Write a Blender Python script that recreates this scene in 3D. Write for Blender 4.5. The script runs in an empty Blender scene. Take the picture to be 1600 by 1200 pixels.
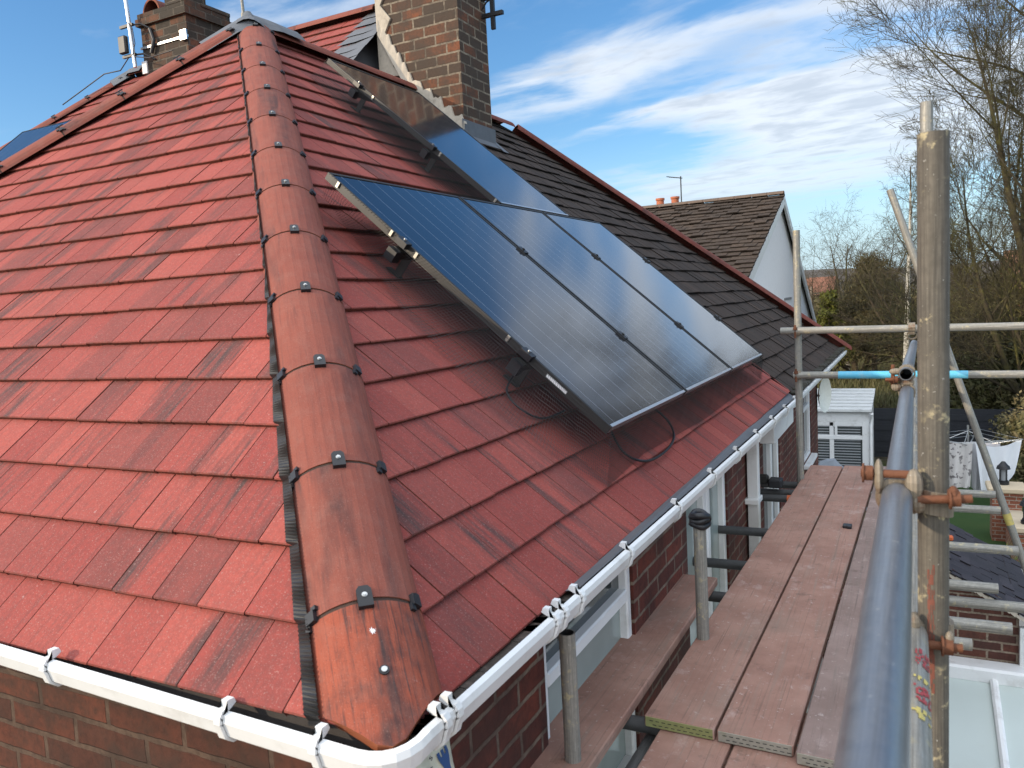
import bpy, math, random
import numpy as np
from mathutils import Vector, Matrix
random.seed(7)
rng = np.random.default_rng(11)
scene = bpy.context.scene
R = math.radians

# ------------------------------------------------------------------ camera
YAW, PITCH, ROLL = R(27.255), R(5.837), R(3.211)
CAM = Vector((0.902, -1.0695, 0.9025))
fwd = Vector((-math.sin(YAW)*math.cos(PITCH), math.cos(YAW)*math.cos(PITCH), -math.sin(PITCH)))
rt = Vector((math.cos(YAW), math.sin(YAW), 0)); up = rt.cross(fwd)
rr = math.cos(ROLL)*rt - math.sin(ROLL)*up
uu = math.sin(ROLL)*rt + math.cos(ROLL)*up
cam = bpy.data.cameras.new('camera'); camo = bpy.data.objects.new('camera', cam)
scene.collection.objects.link(camo)
M = Matrix.Identity(4)
for i in range(3):
    M[i][0] = rr[i]; M[i][1] = uu[i]; M[i][2] = -fwd[i]; M[i][3] = CAM[i]
camo.matrix_world = M
cam.sensor_width = 36; cam.lens = 36*1230.25/1600
cam.clip_start = 0.03; cam.clip_end = 6000
cam.dof.use_dof = True; cam.dof.focus_distance = 6.0; cam.dof.aperture_fstop = 9.0
scene.camera = camo

# ------------------------------------------------------------------ world: daylight sky with wind-drawn cloud
SUN = Vector((-0.62, -0.70, 0.36)).normalized()
w = bpy.data.worlds.new('World'); scene.world = w; w.use_nodes = True
SKY_STRENGTH = 0.15
CLOUD_BOOST = 1.3
def build_world():
    nt = w.node_tree; N = nt.nodes; Lk = nt.links
    for n in list(N): N.remove(n)
    out = N.new('ShaderNodeOutputWorld'); bg = N.new('ShaderNodeBackground')
    bg.inputs['Strength'].default_value = SKY_STRENGTH
    Lk.new(bg.outputs[0], out.inputs[0])
    sky = N.new('ShaderNodeTexSky'); sky.sky_type = 'NISHITA'; sky.sun_disc = False
    sky.sun_elevation = math.asin(SUN.z); sky.sun_rotation = math.atan2(SUN.x, SUN.y)
    sky.air_density = 1.0; sky.dust_density = 0.6; sky.ozone_density = 3.0
    tc = N.new('ShaderNodeTexCoord'); sep = N.new('ShaderNodeSeparateXYZ'); Lk.new(tc.outputs['Generated'], sep.inputs[0])
    def m(op, a, b=None, c=None, clamp=False):
        n = N.new('ShaderNodeMath'); n.operation = op; n.use_clamp = clamp
        for i, v in enumerate((a, b, c)):
            if v is None: continue
            if isinstance(v, (int, float)): n.inputs[i].default_value = v
            else: Lk.new(v, n.inputs[i])
        return n.outputs[0]
    z = m('ADD', m('MAXIMUM', sep.outputs[2], 0.0), 0.05)
    px = m('DIVIDE', sep.outputs[0], z); py = m('DIVIDE', sep.outputs[1], z)
    def noise(sx, sy, rot, scale, detail, rough, dist=0.0, off=(0, 0)):
        c, s = math.cos(rot), math.sin(rot)
        a = m('MULTIPLY', m('ADD', m('MULTIPLY', px, c), m('MULTIPLY', py, s)), sx)
        b = m('MULTIPLY', m('ADD', m('MULTIPLY', px, -s), m('MULTIPLY', py, c)), sy)
        cb = N.new('ShaderNodeCombineXYZ'); Lk.new(m('ADD', a, off[0]), cb.inputs[0]); Lk.new(m('ADD', b, off[1]), cb.inputs[1])
        n = N.new('ShaderNodeTexNoise'); Lk.new(cb.outputs[0], n.inputs['Vector'])
        n.inputs['Scale'].default_value = scale; n.inputs['Detail'].default_value = detail
        n.inputs['Roughness'].default_value = rough; n.inputs['Distortion'].default_value = dist
        return n.outputs['Fac']
    n1 = noise(0.8, 1.25, -0.25, 1.2, 8, 0.52, 0.4, (3.1, 1.7))
    n2 = noise(1.8, 2.9, -0.2, 2.2, 8, 0.58, 0.3, (7.3, 2.2))
    wx = m('MULTIPLY', m('SUBTRACT', n1, 0.5), 0.9)
    def blob(cx, cy, a, b, rot, amp):
        c, s = math.cos(rot), math.sin(rot)
        dx = m('SUBTRACT', m('ADD', px, wx), cx); dy = m('SUBTRACT', m('ADD', py, wx), cy)
        u = m('DIVIDE', m('ADD', m('MULTIPLY', dx, c), m('MULTIPLY', dy, s)), a)
        v = m('DIVIDE', m('ADD', m('MULTIPLY', dx, -s), m('MULTIPLY', dy, c)), b)
        r2 = m('ADD', m('MULTIPLY', u, u), m('MULTIPLY', v, v))
        return m('MULTIPLY', m('EXPONENT', m('MULTIPLY', r2, -1.0)), amp)
    blobs = CLOUDS
    tot = None
    for bl in blobs:
        g = blob(*bl); tot = g if tot is None else m('ADD', tot, g)
    # unseen cloud added overhead and behind, brightened to fill the shaded sides
    def ss(v, lo, hi):
        n = N.new('ShaderNodeMapRange'); n.interpolation_type = 'SMOOTHSTEP'; Lk.new(v, n.inputs[0]); n.inputs[1].default_value = lo; n.inputs[2].default_value = hi; return n.outputs[0]
    f = m('MAXIMUM', ss(sep.outputs[2], 0.66, 0.85), ss(m('MULTIPLY', sep.outputs[1], -1.0), -0.15, 0.3))
    tot = m('ADD', tot, m('MULTIPLY', f, 1.1))
    dens = m('ADD', m('MULTIPLY', tot, 0.62), m('ADD', m('MULTIPLY', m('SUBTRACT', n1, 0.5), 0.95), m('MULTIPLY', m('SUBTRACT', n2, 0.5), 0.55)))
    mr = N.new('ShaderNodeMapRange'); mr.interpolation_type = 'SMOOTHSTEP'
    Lk.new(dens, mr.inputs[0]); mr.inputs[1].default_value = 0.02; mr.inputs[2].default_value = 0.68
    mr.inputs[3].default_value = 0; mr.inputs[4].default_value = 0.88
    alpha = mr.outputs[0]
    # thicker cloud shows greyer bellies
    mr2 = N.new('ShaderNodeMapRange'); mr2.interpolation_type = 'SMOOTHSTEP'
    Lk.new(m('ADD', m('MULTIPLY', dens, 0.55), m('ADD', m('MULTIPLY', m('SUBTRACT', n2, 0.5), 2.6), m('MULTIPLY', m('SUBTRACT', n1, 0.5), 1.2))), mr2.inputs[0]); mr2.inputs[1].default_value = 0.05; mr2.inputs[2].default_value = 1.0; mr2.inputs[4].default_value = 0.8
    cc = N.new('ShaderNodeMix'); cc.data_type = 'RGBA'
    k = 1/SKY_STRENGTH
    cc.inputs[6].default_value = (0.70*k, 0.745*k, 0.80*k, 1); cc.inputs[7].default_value = (0.46*k, 0.51*k, 0.58*k, 1)
    Lk.new(mr2.outputs[0], cc.inputs[0])
    boost = N.new('ShaderNodeVectorMath'); boost.operation = 'SCALE'; Lk.new(cc.outputs[2], boost.inputs[0]); Lk.new(m('ADD', 1.0, m('MULTIPLY', f, CLOUD_BOOST)), boost.inputs['Scale'])
    # slightly richer blue than the plain model
    hs = N.new('ShaderNodeHueSaturation'); hs.inputs['Saturation'].default_value = 1.2; hs.inputs['Value'].default_value = 1.0
    Lk.new(sky.outputs[0], hs.inputs['Color'])
    mix = N.new('ShaderNodeMix'); mix.data_type = 'RGBA'
    Lk.new(alpha, mix.inputs[0]); Lk.new(hs.outputs[0], mix.inputs[6]); Lk.new(boost.outputs[0], mix.inputs[7])
    # pale air along the horizon
    hz = ss(sep.outputs[2], 0.20, 0.0)
    mixh = N.new('ShaderNodeMix'); mixh.data_type = 'RGBA'; Lk.new(m('MULTIPLY', hz, 0.8), mixh.inputs[0]); Lk.new(mix.outputs[2], mixh.inputs[6]); mixh.inputs[7].default_value = (0.40*k, 0.56*k, 0.70*k, 1)
    Lk.new(mixh.outputs[2], bg.inputs[0])
CLOUDS = [(-1.15, 2.95, 0.75, 0.20, -0.33, 1.0), (-0.6, 3.55, 0.9, 0.12, -0.05, .55), (-0.2, 4.0, 0.9, 0.72, 0.15, 1.3),
          (-0.9, 5.6, 1.5, 0.75, -0.1, 1.1), (0.9, 4.4, 1.2, 1.0, 0, .9), (0.1, 2.75, 0.7, 0.12, 0.1, .45), (-1.55, 1.85, 0.45, 0.16, 0.15, .75),
          (-2.7, 1.62, 0.45, 0.10, 0.3, .25), (-2.2, 1.5, 0.6, 0.5, 0, -.45), (0.3, 2.45, 0.5, 0.55, 0.3, .95), (-0.2, 2.2, 0.35, 0.14, -0.3, .6), (-3, -2, 2.0, 1.5, 0, .3)]
build_world()
sl = bpy.data.lights.new('sun', 'SUN'); sl.energy = 2.7; sl.angle = R(0.53); sl.color = (1.0, 0.83, 0.62)
so = bpy.data.objects.new('sun', sl); scene.collection.objects.link(so)
so.rotation_euler = SUN.to_track_quat('Z', 'Y').to_euler(); so.location = (-12, -14, 12)
vs = scene.view_settings; vs.view_transform = 'Standard'; vs.look = 'None'; vs.exposure = 0.44; vs.gamma = 1; vs.use_curve_mapping = False

# ------------------------------------------------------------------ helpers
WM = {}
def link(o, parent=None, world=None):
    scene.collection.objects.link(o)
    world = world if world is not None else Matrix.Identity(4)
    if parent is not None:
        o.parent = parent; o.matrix_parent_inverse = WM[parent.name].inverted()
    o.matrix_basis = world; WM[o.name] = world
    return o
def tag(o, label=None, cat=None, group=None, kind=None):
    if label: o['label'] = label
    if cat: o['category'] = cat
    if group: o['group'] = group
    if kind: o['kind'] = kind
    return o
def thing(name, loc, label, cat, group=None):
    o = bpy.data.objects.new(name, None); o.empty_display_size = .1
    link(o, None, Matrix.Translation(loc)); return tag(o, label, cat, group)

class MB:
    def __init__(s): s.v = []; s.f = []; s.uv = []; s.rnd = []; s.edge = []; s.sm = []
    def face(s, pts, uv=None, rnd=0.5, edge=0.0, smooth=False):
        b = len(s.v); pts = [Vector(p) for p in pts]; s.v += [tuple(p) for p in pts]
        s.f.append(tuple(range(b, b+len(pts))))
        if uv is None:
            n = (pts[1]-pts[0]).cross(pts[2]-pts[0]); ax, ay, az = abs(n.x), abs(n.y), abs(n.z)
            if az > ax and az > ay: uv = [(p.x, p.y) for p in pts]
            elif ax > ay: uv = [(p.y, p.z) for p in pts]
            else: uv = [(p.x, p.z) for p in pts]
        s.uv += list(uv); s.rnd.append(rnd); s.edge.append(edge); s.sm.append(smooth)
    def idx(s, verts, faces, uvs=None, rnd=0.5, edge=0.0, smooth=False):
        b = len(s.v); s.v += [tuple(p) for p in verts]
        for f in faces:
            s.f.append(tuple(i+b for i in f)); s.rnd.append(rnd); s.edge.append(edge); s.sm.append(smooth)
            if uvs: s.uv += [uvs[i] for i in f]
            else: s.uv += [(verts[i][0], verts[i][1]) for i in f]
    def box(s, lo, hi, rnd=.5, edge=0.0, mat=None, skip=()):
        x0, y0, z0 = lo; x1, y1, z1 = hi
        P = [(x0,y0,z0),(x1,y0,z0),(x1,y1,z0),(x0,y1,z0),(x0,y0,z1),(x1,y0,z1),(x1,y1,z1),(x0,y1,z1)]
        if mat is not None: P = [tuple(mat @ Vector(p)) for p in P]
        for k, q in enumerate(((0,3,2,1),(4,5,6,7),(0,1,5,4),(2,3,7,6),(1,2,6,5),(3,0,4,7))):
            if k in skip: continue
            s.face([P[i] for i in q], rnd=rnd, edge=edge)
        return s
    def bbox(s, lo, hi, b=.004, mat=None, rnd=.5):
        """box with bevelled edges"""
        c = [(lo[i]+hi[i])/2 for i in range(3)]; h = [(hi[i]-lo[i])/2 for i in range(3)]
        b = min(b, *[x*.9 for x in h]); V = []; ids = {}
        for sx in (-1,1):
            for sy in (-1,1):
                for sz in (-1,1):
                    for a in range(3):
                        p = [c[0]+sx*(h[0]-b), c[1]+sy*(h[1]-b), c[2]+sz*(h[2]-b)]
                        p[a] = c[a]+(sx,sy,sz)[a]*h[a]
                        ids[(sx,sy,sz,a)] = len(V); V.append(p)
        if mat is not None: V = [tuple(mat @ Vector(p)) for p in V]
        F = []
        for a in range(3):
            o = [i for i in range(3) if i != a]
            for sg in (-1,1):
                q = []
                for (p1,p2) in ((-1,-1),(1,-1),(1,1),(-1,1)):
                    k = [0,0,0]; k[a] = sg; k[o[0]] = p1; k[o[1]] = p2; q.append(ids[(*k,a)])
                F.append(q)
        for a in range(3):
            o = [i for i in range(3) if i != a]
            for p1 in (-1,1):
                for p2 in (-1,1):
                    k0 = [0,0,0]; k1 = [0,0,0]; k0[a] = -1; k1[a] = 1
                    for k in (k0,k1): k[o[0]] = p1; k[o[1]] = p2
                    F.append([ids[(*k0,o[0])], ids[(*k1,o[0])], ids[(*k1,o[1])], ids[(*k0,o[1])]])
        for sx in (-1,1):
            for sy in (-1,1):
                for sz in (-1,1): F.append([ids[(sx,sy,sz,a)] for a in range(3)])
        cv = Vector((0,0,0))
        for p in V: cv += Vector(p)
        cv /= len(V)
        for q in F:
            pts = [Vector(V[i]) for i in q]; n = (pts[1]-pts[0]).cross(pts[2]-pts[0]); m = sum(pts, Vector())/len(pts)
            if n.dot(m-cv) < 0: pts.reverse()
            s.face(pts, rnd=rnd)
        return s
    def tube(s, p0, p1, r, n=16, hollow=0.0, cap=True, r1=None, rnd=.5, bulge=0):
        p0, p1 = Vector(p0), Vector(p1); d = p1-p0; L = d.length; d.normalize(); r1 = r if r1 is None else r1
        a = d.orthogonal().normalized(); b = d.cross(a)
        def ring(p, q): return [p + (a*math.cos(2*math.pi*i/n)+b*math.sin(2*math.pi*i/n))*q for i in range(n)]
        A, B = ring(p0, r), ring(p1, r1)
        F = []; V = A+B
        base = len(s.v); s.v += [tuple(p) for p in V]
        for i in range(n):
            j = (i+1) % n
            s.f.append((base+i, base+j, base+n+j, base+n+i)); s.rnd.append(rnd); s.edge.append(0); s.sm.append(True)
            u0, u1 = i/n*2*math.pi*r, (i+1)/n*2*math.pi*r
            s.uv += [(u0,0),(u1,0),(u1,L),(u0,L)]
        if hollow:
            q = r-hollow
            for (P, Rg, sgn) in ((p0, A, 1), (p1, B, -1)):
                I = ring(P, q); J = ring(P+d*sgn*min(.25, L*.4), q*.98)
                for i in range(n):
                    j = (i+1) % n
                    if sgn > 0: s.face([Rg[j], Rg[i], I[i], I[j]], edge=.6); s.face([I[i], J[i], J[j], I[j]], edge=1, smooth=True)
                    else: s.face([Rg[i], Rg[j], I[j], I[i]], edge=.6); s.face([I[i], I[j], J[j], J[i]], edge=1, smooth=True)
                s.face(J if sgn > 0 else J[::-1], edge=1)
        elif cap:
            s.face(A[::-1], rnd=rnd); s.face(B, rnd=rnd)
        return s
    def pipe(s, pts, r, n=8, cap=True):
        pts = [Vector(p) for p in pts]; rings = []
        rs = r if isinstance(r, (list, tuple)) else [r]*len(pts)
        a = None
        for i, p in enumerate(pts):
            d = (pts[min(i+1, len(pts)-1)] - pts[max(i-1, 0)]).normalized()
            if a is None: a = d.orthogonal().normalized()
            a = (a - d*a.dot(d)).normalized(); b = d.cross(a)
            rings.append([p+(a*math.cos(2*math.pi*k/n)+b*math.sin(2*math.pi*k/n))*rs[i] for k in range(n)])
        b0 = len(s.v); l = 0
        for q in rings: s.v += [tuple(p) for p in q]
        for i in range(len(pts)-1):
            l1 = l+(pts[i+1]-pts[i]).length
            for k in range(n):
                j = (k+1) % n
                s.f.append((b0+i*n+k, b0+i*n+j, b0+(i+1)*n+j, b0+(i+1)*n+k)); s.rnd.append(.5); s.edge.append(0); s.sm.append(True)
                s.uv += [(k/n, l), ((k+1)/n, l), ((k+1)/n, l1), (k/n, l1)]
            l = l1
        if cap: s.face(rings[0][::-1]); s.face(rings[-1])
        return s
    def sweep(s, prof, A, B, closed=True, edge=0.0):
        """profile points (offset vectors) swept from A to B"""
        A, B = Vector(A), Vector(B); n = len(prof)
        P = [A+Vector(q) for q in prof]; Q = [B+Vector(q) for q in prof]
        for i in range(n if closed else n-1):
            j = (i+1) % n; s.face([P[i], P[j], Q[j], Q[i]], edge=edge)
        if closed: s.face(P[::-1]); s.face(Q)
        return s
    def mesh(s, name, mat):
        me = bpy.data.meshes.new(name); me.from_pydata(s.v, [], s.f)
        uvl = me.uv_layers.new(name='UVMap'); uvl.data.foreach_set('uv', np.array(s.uv, dtype=np.float32).ravel())
        at = me.attributes.new('rnd', 'FLOAT', 'FACE'); at.data.foreach_set('value', np.array(s.rnd, dtype=np.float32))
        at = me.attributes.new('edge', 'FLOAT', 'FACE'); at.data.foreach_set('value', np.array(s.edge, dtype=np.float32))
        me.polygons.foreach_set('use_smooth', np.array(s.sm, dtype=bool))
        if mat: me.materials.append(mat)
        me.update(); return me
    def build(s, name, mat, parent=None, world=None):
        return link(bpy.data.objects.new(name, s.mesh(name, mat)), parent, world)

# ------------------------------------------------------------------ materials
class NT:
    def __init__(s, name):
        s.m = bpy.data.materials.new(name); s.m.use_nodes = True; s.t = s.m.node_tree
        s.b = s.t.nodes['Principled BSDF']; s.out = s.t.nodes['Material Output']
    def n(s, typ, **kw):
        n = s.t.nodes.new(typ)
        for k, v in kw.items(): setattr(n, k, v)
        return n
    def l(s, a, b): s.t.links.new(a, b)
    def set(s, inp, v):
        if hasattr(v, 'is_output'): s.l(v, inp)
        elif isinstance(v, tuple) and len(v) == 3 and inp.type == 'RGBA': inp.default_value = (*v, 1)
        else: inp.default_value = v
    def math(s, op, a, b=0.0, clamp=False):
        n = s.n('ShaderNodeMath', operation=op, use_clamp=clamp); s.set(n.inputs[0], a); s.set(n.inputs[1], b); return n.outputs[0]
    def mix(s, f, a, b, mode='MIX'):
        n = s.n('ShaderNodeMix', data_type='RGBA', blend_type=mode); s.set(n.inputs[0], f); s.set(n.inputs[6], a); s.set(n.inputs[7], b); return n.outputs[2]
    def ramp(s, f, lo, hi, a=0.0, b=1.0):
        n = s.n('ShaderNodeMapRange', interpolation_type='SMOOTHSTEP'); s.set(n.inputs[0], f)
        for i, v in enumerate((lo, hi, a, b)): n.inputs[i+1].default_value = v
        return n.outputs[0]
    def attr(s, name): return s.n('ShaderNodeAttribute', attribute_name=name).outputs['Fac']
    def uv(s): return s.n('ShaderNodeUVMap').outputs[0]
    def obj(s): return s.n('ShaderNodeNewGeometry').outputs['Position']
    def vec(s, v, scale, off=None):
        n = s.n('ShaderNodeMapping'); s.l(v, n.inputs[0]); n.inputs['Scale'].default_value = scale
        if off is not None: s.set(n.inputs['Location'], off)
        return n.outputs[0]
    def comb(s, x=0.0, y=0.0, z=0.0):
        n = s.n('ShaderNodeCombineXYZ'); s.set(n.inputs[0], x); s.set(n.inputs[1], y); s.set(n.inputs[2], z); return n.outputs[0]
    def noise(s, v, scale, detail=4, rough=.55, dist=0.0):
        n = s.n('ShaderNodeTexNoise'); s.l(v, n.inputs['Vector']); n.inputs['Scale'].default_value = scale
        n.inputs['Detail'].default_value = detail; n.inputs['Roughness'].default_value = rough; n.inputs['Distortion'].default_value = dist
        return n.outputs['Fac']
    def bump(s, h, strength=.3, dist=.01):
        n = s.n('ShaderNodeBump'); n.inputs['Strength'].default_value = strength; n.inputs['Distance'].default_value = dist
        s.set(n.inputs['Height'], h); s.l(n.outputs[0], s.b.inputs['Normal']); return n
    def fin(s, col=None, rough=None, metal=None, spec=None):
        if col is not None: s.set(s.b.inputs['Base Color'], col)
        if rough is not None: s.set(s.b.inputs['Roughness'], rough)
        if metal is not None: s.set(s.b.inputs['Metallic'], metal)
        if spec is not None: s.set(s.b.inputs['Specular IOR Level'], spec)
        return s.m

def mat_plain(name, col, rough=.5, metal=0.0, var=.12, scale=30, bump=0.0, dirt=None, spec=.5):
    t = NT(name); p = t.obj()
    f = t.noise(p, scale, 5); g = t.noise(p, scale*.12, 3)
    c = t.mix(t.math('ADD', t.math('MULTIPLY', f, .6), t.math('MULTIPLY', g, .4)), tuple(x*(1-var*1.6) for x in col), tuple(min(1, x*(1+var*1.6)) for x in col))
    if dirt: c = t.mix(t.ramp(t.noise(p, scale*.35, 6, .65), .52, .72, 0, dirt[1]), c, dirt[0])
    if bump: t.bump(f, bump, .004)
    return t.fin(c, t.math('ADD', rough-.08, t.math('MULTIPLY', g, .16)), metal, spec)

def mat_tile(name, c1, c2, dark, nose, streak_amt, pale=.25, rough=.8, moss=None, grime=0.0, brownish=.5):
    t = NT(name); uvv = t.uv(); rnd = t.attr('rnd'); edge = t.attr('edge')
    sp = t.n('ShaderNodeSeparateXYZ'); t.l(uvv, sp.inputs[0]); u, v = sp.outputs[0], sp.outputs[1]
    ro = t.math('MULTIPLY', rnd, 37.0)
    base = t.mix(t.math('FRACT', t.math('MULTIPLY', rnd, 7.31)), c1, c2)
    # streaks run down the slope, each tile with its own pattern
    s1 = t.noise(t.comb(t.math('ADD', t.math('MULTIPLY', u, 9.0), ro), t.math('MULTIPLY', v, 1.3), ro), 1.0, 4, .6)
    s2 = t.noise(t.comb(t.math('ADD', t.math('MULTIPLY', u, 75.0), ro), t.math('MULTIPLY', v, 4.0), ro), 1.0, 3, .6)
    sel = t.ramp(t.math('FRACT', t.math('MULTIPLY', rnd, 13.7)), .15, .70)
    band = tuple(.36*a_+.64*b_ for a_, b_ in zip(c1, dark))
    st = t.ramp(t.math('ADD', t.math('MULTIPLY', s1, .8), t.math('MULTIPLY', s2, .2)), .44, .62)
    c = t.mix(t.math('MULTIPLY', t.math('MULTIPLY', st, sel), streak_amt, True), base, t.mix(t.ramp(s2, .42, .66), band, dark))
    c = t.mix(t.math('MULTIPLY', t.ramp(s2, .5, .7), .20), c, dark)
    brown = tuple(.55*a_+.45*b_ for a_, b_ in zip(c1, dark)); pick = t.math('FRACT', t.math('MULTIPLY', rnd, 29.3))
    c = t.mix(t.ramp(pick, .70, .95, 0, brownish), c, brown)
    p3 = t.obj()
    cl = t.noise(p3, 5.0, 4, .6)
    c = t.mix(t.ramp(cl, .35, .75, 0, .28), c, tuple(min(1, x*1.25+.012) for x in c1))
    gr = t.noise(p3, 210.0, 3, .75)
    c = t.mix(t.ramp(gr, .57, .68, 0, pale), c, (.50, .36, .31))
    c = t.mix(t.ramp(gr, .38, .28, 0, .35), c, dark)
    # scuffs and lime marks
    sc = t.noise(t.vec(p3, (30, 30, 60)), 1.0, 5, .7)
    c = t.mix(t.ramp(sc, .67, .73, 0, .5), c, (.58, .46, .42))
    if grime: c = t.mix(t.ramp(t.noise(p3, 2.2, 5, .65), .45, .7, 0, grime), c, (.03, .028, .026))
    if moss: c = t.mix(t.ramp(t.noise(p3, 22, 5, .7), .56, .68, 0, moss[1]), c, moss[0])
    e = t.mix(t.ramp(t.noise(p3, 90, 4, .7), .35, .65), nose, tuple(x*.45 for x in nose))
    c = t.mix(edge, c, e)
    c = t.mix(t.ramp(t.noise(p3, 70, 5, .75), .30, .70, .30, 0), c, dark)
    h = t.math('ADD', t.math('MULTIPLY', t.noise(p3, 180, 3, .6), .6), t.math('MULTIPLY', t.noise(p3, 28, 3), .7))
    t.bump(h, .5, .004)
    return t.fin(c, rough, 0, .15)

def mat_brick(name, c1, c2, mortar, bw=.225, bh=.075, dark=None, mortar_size=.010, off=0.0, bias=-.1):
    t = NT(name); uvv = t.vec(t.uv(), (1, 1, 1), (off, 0, 0))
    p = t.obj()
    wob = t.noise(p, 14, 3); n = t.n('ShaderNodeVectorMath', operation='ADD'); t.l(uvv, n.inputs[0])
    k = t.math('MULTIPLY', t.math('SUBTRACT', wob, .5), .012); t.l(t.comb(k, k, 0), n.inputs[1])
    b = t.n('ShaderNodeTexBrick'); t.l(n.outputs[0], b.inputs['Vector'])
    b.inputs['Scale'].default_value = 1; b.inputs['Brick Width'].default_value = bw; b.inputs['Row Height'].default_value = bh
    b.inputs['Mortar Size'].default_value = mortar_size; b.inputs['Mortar Smooth'].default_value = .25; b.inputs['Bias'].default_value = bias
    b.inputs['Color1'].default_value = (*c1, 1); b.inputs['Color2'].default_value = (*c2, 1); b.inputs['Mortar'].default_value = (*mortar, 1)
    c = b.outputs['Color']; f = t.noise(p, 45, 5, .65)
    c = t.mix(t.ramp(f, .3, .7, 0, .55), c, (.35, .30, .26), 'MULTIPLY') if False else t.mix(t.ramp(f, .42, .7, 0, .45), c, tuple(x*.4 for x in c2))
    if dark: c = t.mix(t.ramp(t.noise(p, 5, 5, .65), .42, .62, 0, dark[1]), c, dark[0])
    c = t.mix(t.ramp(t.noise(p, 3.1, 4), .3, .8, 0, .25), c, (.06, .045, .035))
    fac = b.outputs['Fac']
    h = t.math('ADD', t.math('MULTIPLY', fac, -1.0), t.math('MULTIPLY', f, .35)); t.bump(h, .8, .008)
    return t.fin(c, .85, 0, .3)

def mat_ridge(name, c1, c2, dark, amt, scale=(9, .9), blotch=0.0, fine=.28):
    t = NT(name); uvv = t.uv(); rnd = t.n('ShaderNodeObjectInfo').outputs['Random']; edge = t.attr('edge')
    sp = t.n('ShaderNodeSeparateXYZ'); t.l(uvv, sp.inputs[0]); u, v = sp.outputs[0], sp.outputs[1]; ro = t.math('MULTIPLY', rnd, 53.0)
    s1 = t.noise(t.comb(t.math('ADD', t.math('MULTIPLY', u, scale[0]), ro), t.math('MULTIPLY', v, scale[1]), ro), 1.0, 5, .62, .3)
    s2 = t.noise(t.comb(t.math('ADD', t.math('MULTIPLY', u, 120.0), ro), t.math('MULTIPLY', v, 5.0), ro), 1.0, 4, .65)
    s3 = t.noise(t.comb(t.math('ADD', t.math('MULTIPLY', u, 5.0), ro), t.math('MULTIPLY', v, 4.0), ro), 1.0, 4, .6)
    p = t.obj(); g = t.noise(p, 300, 2, .7)
    c = t.mix(s3, c1, c2)
    st = t.math('MULTIPLY', t.ramp(s1, .47, .66), t.ramp(s3, .35, .65, .35, 1))
    c = t.mix(t.math('MULTIPLY', st, amt), c, dark)
    c = t.mix(t.math('MULTIPLY', t.ramp(s2, .50, .70), amt*fine), c, dark)
    if blotch: c = t.mix(t.math('MULTIPLY', t.ramp(t.math('ADD', t.math('MULTIPLY', t.noise(t.vec(p, (1, 1, .7)), 11, 5, .6), .75), t.math('MULTIPLY', s2, .25)), .46, .66), blotch), c, dark)
    c = t.mix(t.ramp(t.noise(p, 16, 5, .7), .42, .72, 0, .20), c, (.26, .14, .11)); c = t.mix(t.ramp(g, .60, .72, 0, .22), c, (.46, .32, .27)); c = t.mix(t.ramp(g, .40, .30, 0, .5), c, dark)
    c = t.mix(t.ramp(t.noise(p, 45, 5, .7), .70, .76, 0, .5), c, (.62, .56, .52))
    c = t.mix(edge, c, (.30, .095, .045))
    t.bump(t.math('ADD', t.math('MULTIPLY', s2, .5), t.math('MULTIPLY', g, .4)), .3, .004)
    return t.fin(c, .75, 0, .22)

def mat_tubesteel(name, base, rough=.5, metal=.6, paint=None, streak=.5, rust=0.0, smooth=1.0):
    t = NT(name); uvv = t.uv(); p = t.obj(); edge = t.attr('edge'); oi = t.n('ShaderNodeObjectInfo').outputs['Random']
    s = t.noise(t.vec(uvv, (260, 4.5, 1)), 1, 5, .7); f = t.noise(p, 60, 5, .65); g = t.noise(p, 9, 4, .6)
    c = t.mix(t.ramp(s, .25, .75), tuple(x*(1-.50*smooth) for x in base), tuple(min(1, x*(1+.4*smooth)) for x in base))
    c = t.mix(t.ramp(f, .35, .7, 0, .5*smooth), c, tuple(x*.55 for x in base))
    if paint: c = t.mix(t.math('MULTIPLY', t.ramp(t.noise(p, 26, 6, .7), .54, .63), t.ramp(g, .42, .6)), c, paint)
    c = t.mix(t.ramp(t.noise(p, 120, 3, .7), .66, .72, 0, .6), c, (.55, .53, .48))
    if rust: c = t.mix(t.ramp(t.noise(p, 18, 6, .7), .60-.1*rust, .72, 0, rust), c, (.16, .055, .02))
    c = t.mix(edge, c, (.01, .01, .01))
    mt = t.math('MULTIPLY', t.ramp(f, .3, .75, 1, 1-.65*smooth), metal)
    mt = t.math('MULTIPLY', mt, t.math('SUBTRACT', 1.0, edge))
    t.bump(f, .25, .002)
    return t.fin(c, t.math('ADD', rough-.1*smooth, t.math('MULTIPLY', f, .25*smooth)), mt, .5)

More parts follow.
